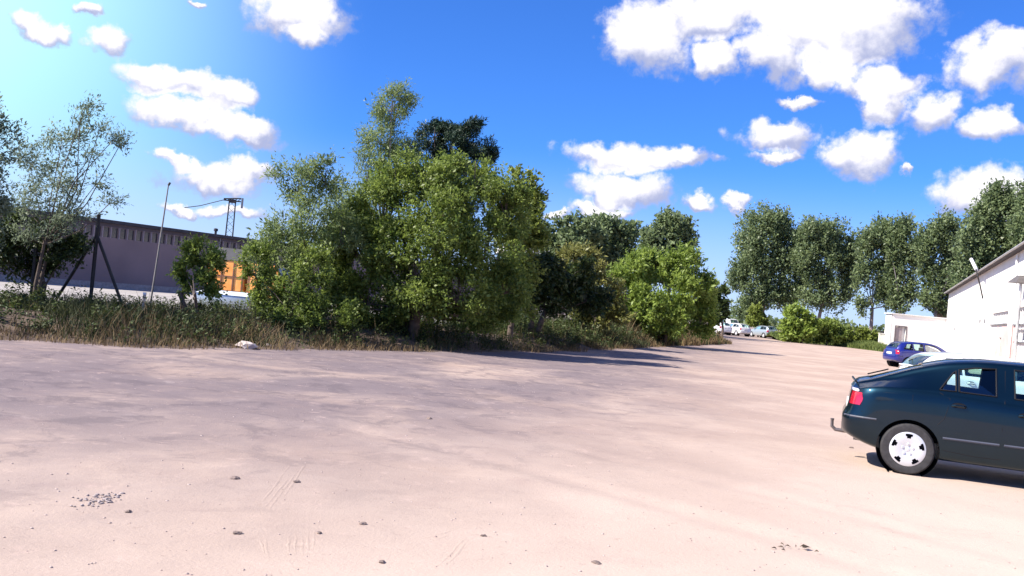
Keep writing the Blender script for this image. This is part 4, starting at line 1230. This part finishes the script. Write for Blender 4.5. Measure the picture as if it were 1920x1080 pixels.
PAINT_G = mat('dark_green_car_paint', (.0018, .017, .030), .38, metal=.88, var=.05, coat=.7, spec=.6)
PAINT_W = mat('white_car_paint', (.78, .78, .78), .3, var=.02, coat=.8)
PAINT_B = mat('blue_car_paint', (.012, .020, .19), .3, metal=.2, var=.05, coat=.9)
PAINT_S = mat('silver_car_paint', (.42, .47, .50), .3, metal=.5, var=.04, coat=.8)
PAINT_N = mat('dark_navy_car_paint', (.03, .03, .06), .3, metal=.3, var=.05, coat=.8)
h1 = R(-20)
car('parked_car', 'dark green hatchback with silver hubcaps and tow bar, cut by the right edge', 'car', LAG, place_car(LAG, 1697, 889, h1, 0), h1, PAINT_G, 'cars parked on the yard', tow=True)
h2 = R(-4)
WHC = dict(HATCH)
car('parked_car', 'white hatchback mostly hidden behind the dark green car', 'car', WHC, gp(1693, 700, 20.5), h2, PAINT_W, 'cars parked on the yard')
car('parked_car', 'blue hatchback by the white annex, beyond the white car', 'car', HATCH, gp(1664, 690, 50.5), R(6), PAINT_B, 'cars parked on the yard')
car('parked_car', 'far white car at the left of the lane end, beside the bank tip', 'car', HATCH, gp(1398, 630, 107), R(112), PAINT_W, 'cars at the end of the lane', detail=False)
car('parked_car', 'far pale silver car right of the other, before the round bush', 'car', HATCH, gp(1449, 634, 108), R(108), PAINT_S, 'cars at the end of the lane', detail=False)
car('parked_van', 'far white van showing only its top over the bank tip', 'van', VAN, gp(1376, 625, 116), R(100), PAINT_W, 'cars at the end of the lane', detail=False)
car('parked_car', 'far white car half hidden behind the grass of the bank tip', 'car', HATCH, gp(1361, 628, 104), R(105), PAINT_W, 'cars at the end of the lane', detail=False)
tr = empty('low_trailer', gp(432, 560, 34), R(-6), 'low pale blue-grey trailer behind the weeds, below the orange lorry', 'trailer')
MB().box((-1.0, -.7, .45), (1.05, .7, .93), .03).build('box', PAINT_S, tr, smooth=40)
MB().add([(-1.03, -.73, .935), (1.08, -.73, .935), (1.08, .73, .935), (-1.03, .73, .935), (-.9, -.35, 1.06), (.95, -.35, 1.06), (.95, .35, 1.06), (-.9, .35, 1.06)],
         [(0, 3, 2, 1), (4, 5, 6, 7), (0, 1, 5, 4), (1, 2, 6, 5), (2, 3, 7, 6), (3, 0, 4, 7)]).build('cover', mat('pale_tarpaulin', (.55, .60, .63), .6), tr)
for sg in (-1, 1):
    w0 = link('wheel', wheel_meshes(.317)[0], None, tr, (0, sg * .80, .3)); w0.scale = (.94, .8, .94)
MB().tube([(1.05, 0, .5), (1.9, 0, .45)], .04, 8).build('drawbar', PALEM, tr)

# -- orange lorry behind the bank
ORANGE = mat('orange_lorry_paint', (.82, .28, .04), .45, c2=(.88, .42, .12), scale=2.2, coat=.3)
lo = empty('orange_lorry', gp(482, 560, 42), R(-4), 'orange lorry with a dark roof behind the willow bush', 'lorry')
# local x is its forward direction, towards the yard
MB().box((-.2, -1.0, .75), (1.35, 1.0, 1.55), .06).build('cab_lower', ORANGE, lo, smooth=40)
cabu = MB().add([(-.2, -1.0, 1.552), (1.33, -1.0, 1.552), (1.33, 1.0, 1.552), (-.2, 1.0, 1.552), (-.2, -.9, 2.25), (1.02, -.9, 2.25), (1.02, .9, 2.25), (-.2, .9, 2.25)],
                [(0, 3, 2, 1), (4, 5, 6, 7), (0, 1, 5, 4), (1, 2, 6, 5), (2, 3, 7, 6), (3, 0, 4, 7)])
cabu.build('cab_upper', ORANGE, lo)
MB().add([(1.328, -.88, 1.62), (1.328, .88, 1.62), (1.065, .80, 2.18), (1.065, -.80, 2.18)], [(0, 1, 2, 3)]).build('windscreen', DARKGLASS, lo, (.022, 0, .01))
for sg in (-1, 1):
    MB().add([(.25, sg * 1.0, 1.62), (1.15, sg * 1.0, 1.62), (.95, sg * .925, 2.15), (.25, sg * .925, 2.15)], [(0, 1, 2, 3)]).build('door_window', DARKGLASS, lo, (0, sg * .012, 0))
    MB().box((1.345, sg * .75 - .16, .95), (1.40, sg * .75 + .16, 1.13), .02).build('headlight', CLEARL, lo)
    MB().box((.95, sg * 1.14 - .08, 1.6), (1.05, sg * 1.14 + .08, 2.0), .02).build('mirror', TRIM, lo)
MB().box((1.35, -1.0, .5), (1.47, 1.0, .74), .03).build('bumper', mat('pale_bumper', (.6, .55, .5), .5), lo)
MB().box((1.352, -.5, .96), (1.372, .5, 1.3), .01).build('grille', TRIM, lo)
MB().box((-1.95, -1.08, .95), (-.3, 1.08, 2.30), .03).build('cargo_body', ORANGE, lo)
for xq in (-1.9, -1.36, -.82, -.40):
    MB().box((xq, -1.12, .93), (xq + .06, -1.081, 2.29)).build('side_rib', mat('rust_brown', (.16, .07, .04), .7), lo)
MB().box((-1.93, -1.115, 1.55), (-.33, -1.082, 1.61)).build('side_rail', mat('rust_brown', (.16, .07, .04), .7), lo)
MB().add([(-2.0, -1.12, 2.305), (-.25, -1.12, 2.305), (-.25, 1.12, 2.305), (-2.0, 1.12, 2.305), (-1.8, -.6, 2.85), (-.5, -.6, 2.85), (-.5, .6, 2.85), (-1.8, .6, 2.85)],
         [(0, 3, 2, 1), (4, 5, 6, 7), (0, 1, 5, 4), (1, 2, 6, 5), (2, 3, 7, 6), (3, 0, 4, 7)]).build('tarpaulin', mat('dark_tarpaulin', (.05, .05, .055), .8), lo)
MB().box((-1.9, -.5, .6), (1.2, .5, .748)).build('chassis', TRIM, lo)
tm, hm, rm = wheel_meshes(.317)
for xx in (-1.3, .65):
    for sg in (-1, 1):
        wo = link('wheel', tm, None, lo, (xx, sg * .88, .42)); wo.scale = (1.32, 1.5, 1.32)
        if sg > 0: wo.rotation_euler = (0, 0, math.pi)
        link('hubcap', hm, None, wo); link('rim', rm, None, wo)

# ------------------------------------------------------------------ small things on the ground
def rock_mesh(name, r, seed, flat=.6):
    bm = bmesh.new(); bmesh.ops.create_icosphere(bm, subdivisions=2, radius=r)
    rr = random.Random(seed); ph = [rr.uniform(0, 6) for _ in range(6)]
    for v in bm.verts:
        n = v.co.normalized()
        k = 1 + .22 * math.sin(3 * n.x + ph[0]) * math.cos(2.6 * n.y + ph[1]) + .15 * math.sin(5 * n.z + 4 * n.x + ph[2]) + rr.uniform(-.07, .07)
        v.co = Vector((v.co.x * k * 1.25, v.co.y * k, max(v.co.z * k * flat, -r * .25)))
    me = bpy.data.meshes.new(name); bm.to_mesh(me); bm.free(); return me
PALESTONE = mat('pale_stone', (.46, .39, .36), .9, var=.25, scale=8, bump=.5)
DARKCLOD = mat('dark_clod', (.20, .15, .13), .95, var=.35, scale=12, bump=.6)
me = rock_mesh('boulder', .20, 5); me.materials.append(PALESTONE)
bo = link('boulder', me, None, None, gnd(463, 653) + Vector((0, 0, .05))); bo.rotation_euler = (0, 0, .4)
tag(bo, 'pale rounded boulder at the foot of the bank below the orange lorry', 'rock')
for i, (px, py, r, lab) in enumerate([(504, 652, .11, 'smaller pale stone just right of the boulder'), (690, 653, .10, 'pale stone at the foot of the dry grass below the willow')]):
    me = rock_mesh('stone', r, 20 + i); me.materials.append(PALESTONE)
    tag(link('stone', me, None, None, gnd(px, py) + Vector((0, 0, .03))), lab, 'stone', 'stones at the foot of the bank')
clods = [(440, 897, .030, 'dark clod of earth left of the slanting tyre print'), (556, 905, .028, 'dark clod of earth just right of the slanting tyre print'),
         (1118, 1058, .026, 'dark clod near the bottom edge, halfway to the wilted weed'), (445, 999, .024, 'dark clod of earth left of the upright tyre prints'),
         (598, 1000, .018, 'small dark clod at the top right of the upright tyre prints'), (680, 985, .024, 'dark clod between the upright prints and the crossing prints'),
         (716, 1056, .022, 'dark clod by the bottom edge, left of the crossing tyre prints'), (906, 1004, .018, 'dark clod right of the crossing tyre prints'),
         (241, 957, .02, 'dark clod of earth just right of the gravel spill'), (805, 786, .035, 'lone dark clod in the middle of the yard'), (1596, 840, .028, 'dark clod beside the rear bumper of the dark green car')]
for i, (px, py, r, lab) in enumerate(clods):
    me = rock_mesh('earth_clod', r, 50 + i, .55); me.materials.append(DARKCLOD)
    o = link('earth_clod', me, None, None, gnd(px, py) + Vector((0, 0, .004 + ground_z(*gnd(px, py)[:2])))); o.rotation_euler = (0, 0, i * 1.3)
    tag(o, lab, 'clod', 'dark clods on the yard')
# wilted weed
ww = empty('wilted_weed', gnd(1490, 1030) + Vector((0, 0, ground_z(*gnd(1490, 1030)[:2]))), .3, 'flat wilted dark weed on the sand in front of the dark green car', 'weed')
rs = random.Random(9)
WLM = leaf_mat('wilted_leaf', (.07, .05, .035), (.13, .10, .06), .1)
for k in range(11):
    a_ = rs.uniform(0, 6.28); r_ = rs.uniform(.02, .16); l_ = rs.uniform(.05, .09)
    c_ = Vector((r_ * math.cos(a_) * 1.1, r_ * math.sin(a_) * .8, .012)); d_ = Vector((math.cos(a_ + rs.uniform(-.8, .8)), math.sin(a_ + rs.uniform(-.8, .8)) * .6, 0)); q_ = Vector((-d_.y, d_.x, 0)) * .3
    MB().add([c_, c_ + (d_ + q_) * l_ * .5 + Vector((0, 0, .018)), c_ + d_ * l_ + Vector((0, 0, .004)), c_ + (d_ - q_) * l_ * .5 + Vector((0, 0, .012)), c_ + d_ * l_ * .5 + Vector((0, 0, .005))], [(0, 4, 1), (1, 4, 2), (2, 4, 3), (3, 4, 0)]).build('leaf', WLM, ww)
# gravel spill
def pebbles(name, n, posf, rr, m, label):
    base = np.array([v.co[:] for v in rock_mesh('p', 1.0, 3, .6).vertices]); f0 = None
    bm = bmesh.new(); bmesh.ops.create_icosphere(bm, subdivisions=1, radius=1); bm.verts.index_update()
    base = np.array([v.co[:] for v in bm.verts]); f0 = np.array([[v.index for v in f.verts] for f in bm.faces]); bm.free()
    p = posf(n); p[:, 2] += [ground_z(a_, b_) for a_, b_ in p[:, :2]]; r = rng.uniform(*rr, n) * rng.uniform(.5, 1, n)
    sc3 = np.stack([r * rng.uniform(.8, 1.5, n), r, r * rng.uniform(.4, .7, n)], -1)
    Vv = (base[None] * sc3[:, None] * (1 + .2 * rng.normal(0, 1, (n, len(base), 1))) + p[:, None]).reshape(-1, 3)
    Ff = (f0[None] + (np.arange(n) * len(base))[:, None, None]).reshape(-1, 3)
    return stuff(name, (Vv, Ff), m, label, 'gravel')
gc = gnd(186, 935)
pebbles('gravel_spill', 90, lambda n: np.stack([gc.x + rng.normal(0, .055, n), gc.y + rng.normal(0, .16, n), np.full(n, .004)], -1), (.006, .018), mat('gravel_grey', (.30, .25, .24), .9, var=.5, scale=40), 'small spill of pale grey gravel at the lower left of the yard')
def yard_pts(n):
    y = 3.5 + 22 * rng.random(n) ** 1.4
    x = (rng.random(n) * 1.3 - .62) * y
    return np.stack([x, y, np.full(n, .002)], -1)
pebbles('scattered_pebbles', 1800, yard_pts, (.003, .012), mat('pebble_mix', (.30, .22, .20), .9, c2=(.5, .42, .38), scale=.9), 'tiny scattered pebbles all over the sandy yard')
# tyre tread prints pressed up as thin ridges of sand
def ridge(lines, name):
    m = MB()
    for (x0, y0, x1, y1) in lines:
        n = 7; L0 = []
        a, b = gnd(x0, y0), gnd(x1, y1); d = (b - a).normalized(); s_ = Vector((-d.y, d.x, 0))
        for k in range(n):
            p = a.lerp(b, k / (n - 1)) + s_ * random.uniform(-.006, .006); p.z = ground_z(p.x, p.y)
            hh = (.0045 * math.sin(math.pi * (k + .5) / n) + .001) * random.uniform(.6, 1.2); w = random.uniform(.016, .024)
            L0 += [p - s_ * w + Vector((0, 0, -.004)), p + Vector((0, 0, hh)), p + s_ * w + Vector((0, 0, -.004))]
        m.add(L0, [(k * 3 + j, k * 3 + j + 1, k * 3 + j + 4, k * 3 + j + 3) for k in range(n - 1) for j in range(2)])
    o = m.build(name, MATS['dirt'], smooth=70); o['kind'] = 'structure'
ridge([(487, 948, 545, 872), (497, 950, 540, 898), (520, 935, 560, 880), (534, 930, 576, 864), (506, 952, 524, 930)], 'tyre_track')
ridge([(488, 1006, 494, 1036), (498, 1010, 504, 1046), (542, 1004, 540, 1040), (555, 1000, 554, 1040), (567, 998, 566, 1042), (579, 996, 577, 1042), (590, 994, 588, 1032)], 'tyre_track')
ridge([(800, 1008, 852, 992), (822, 1062, 872, 1008), (838, 1058, 878, 1012), (812, 1012, 846, 1002)], 'tyre_track')
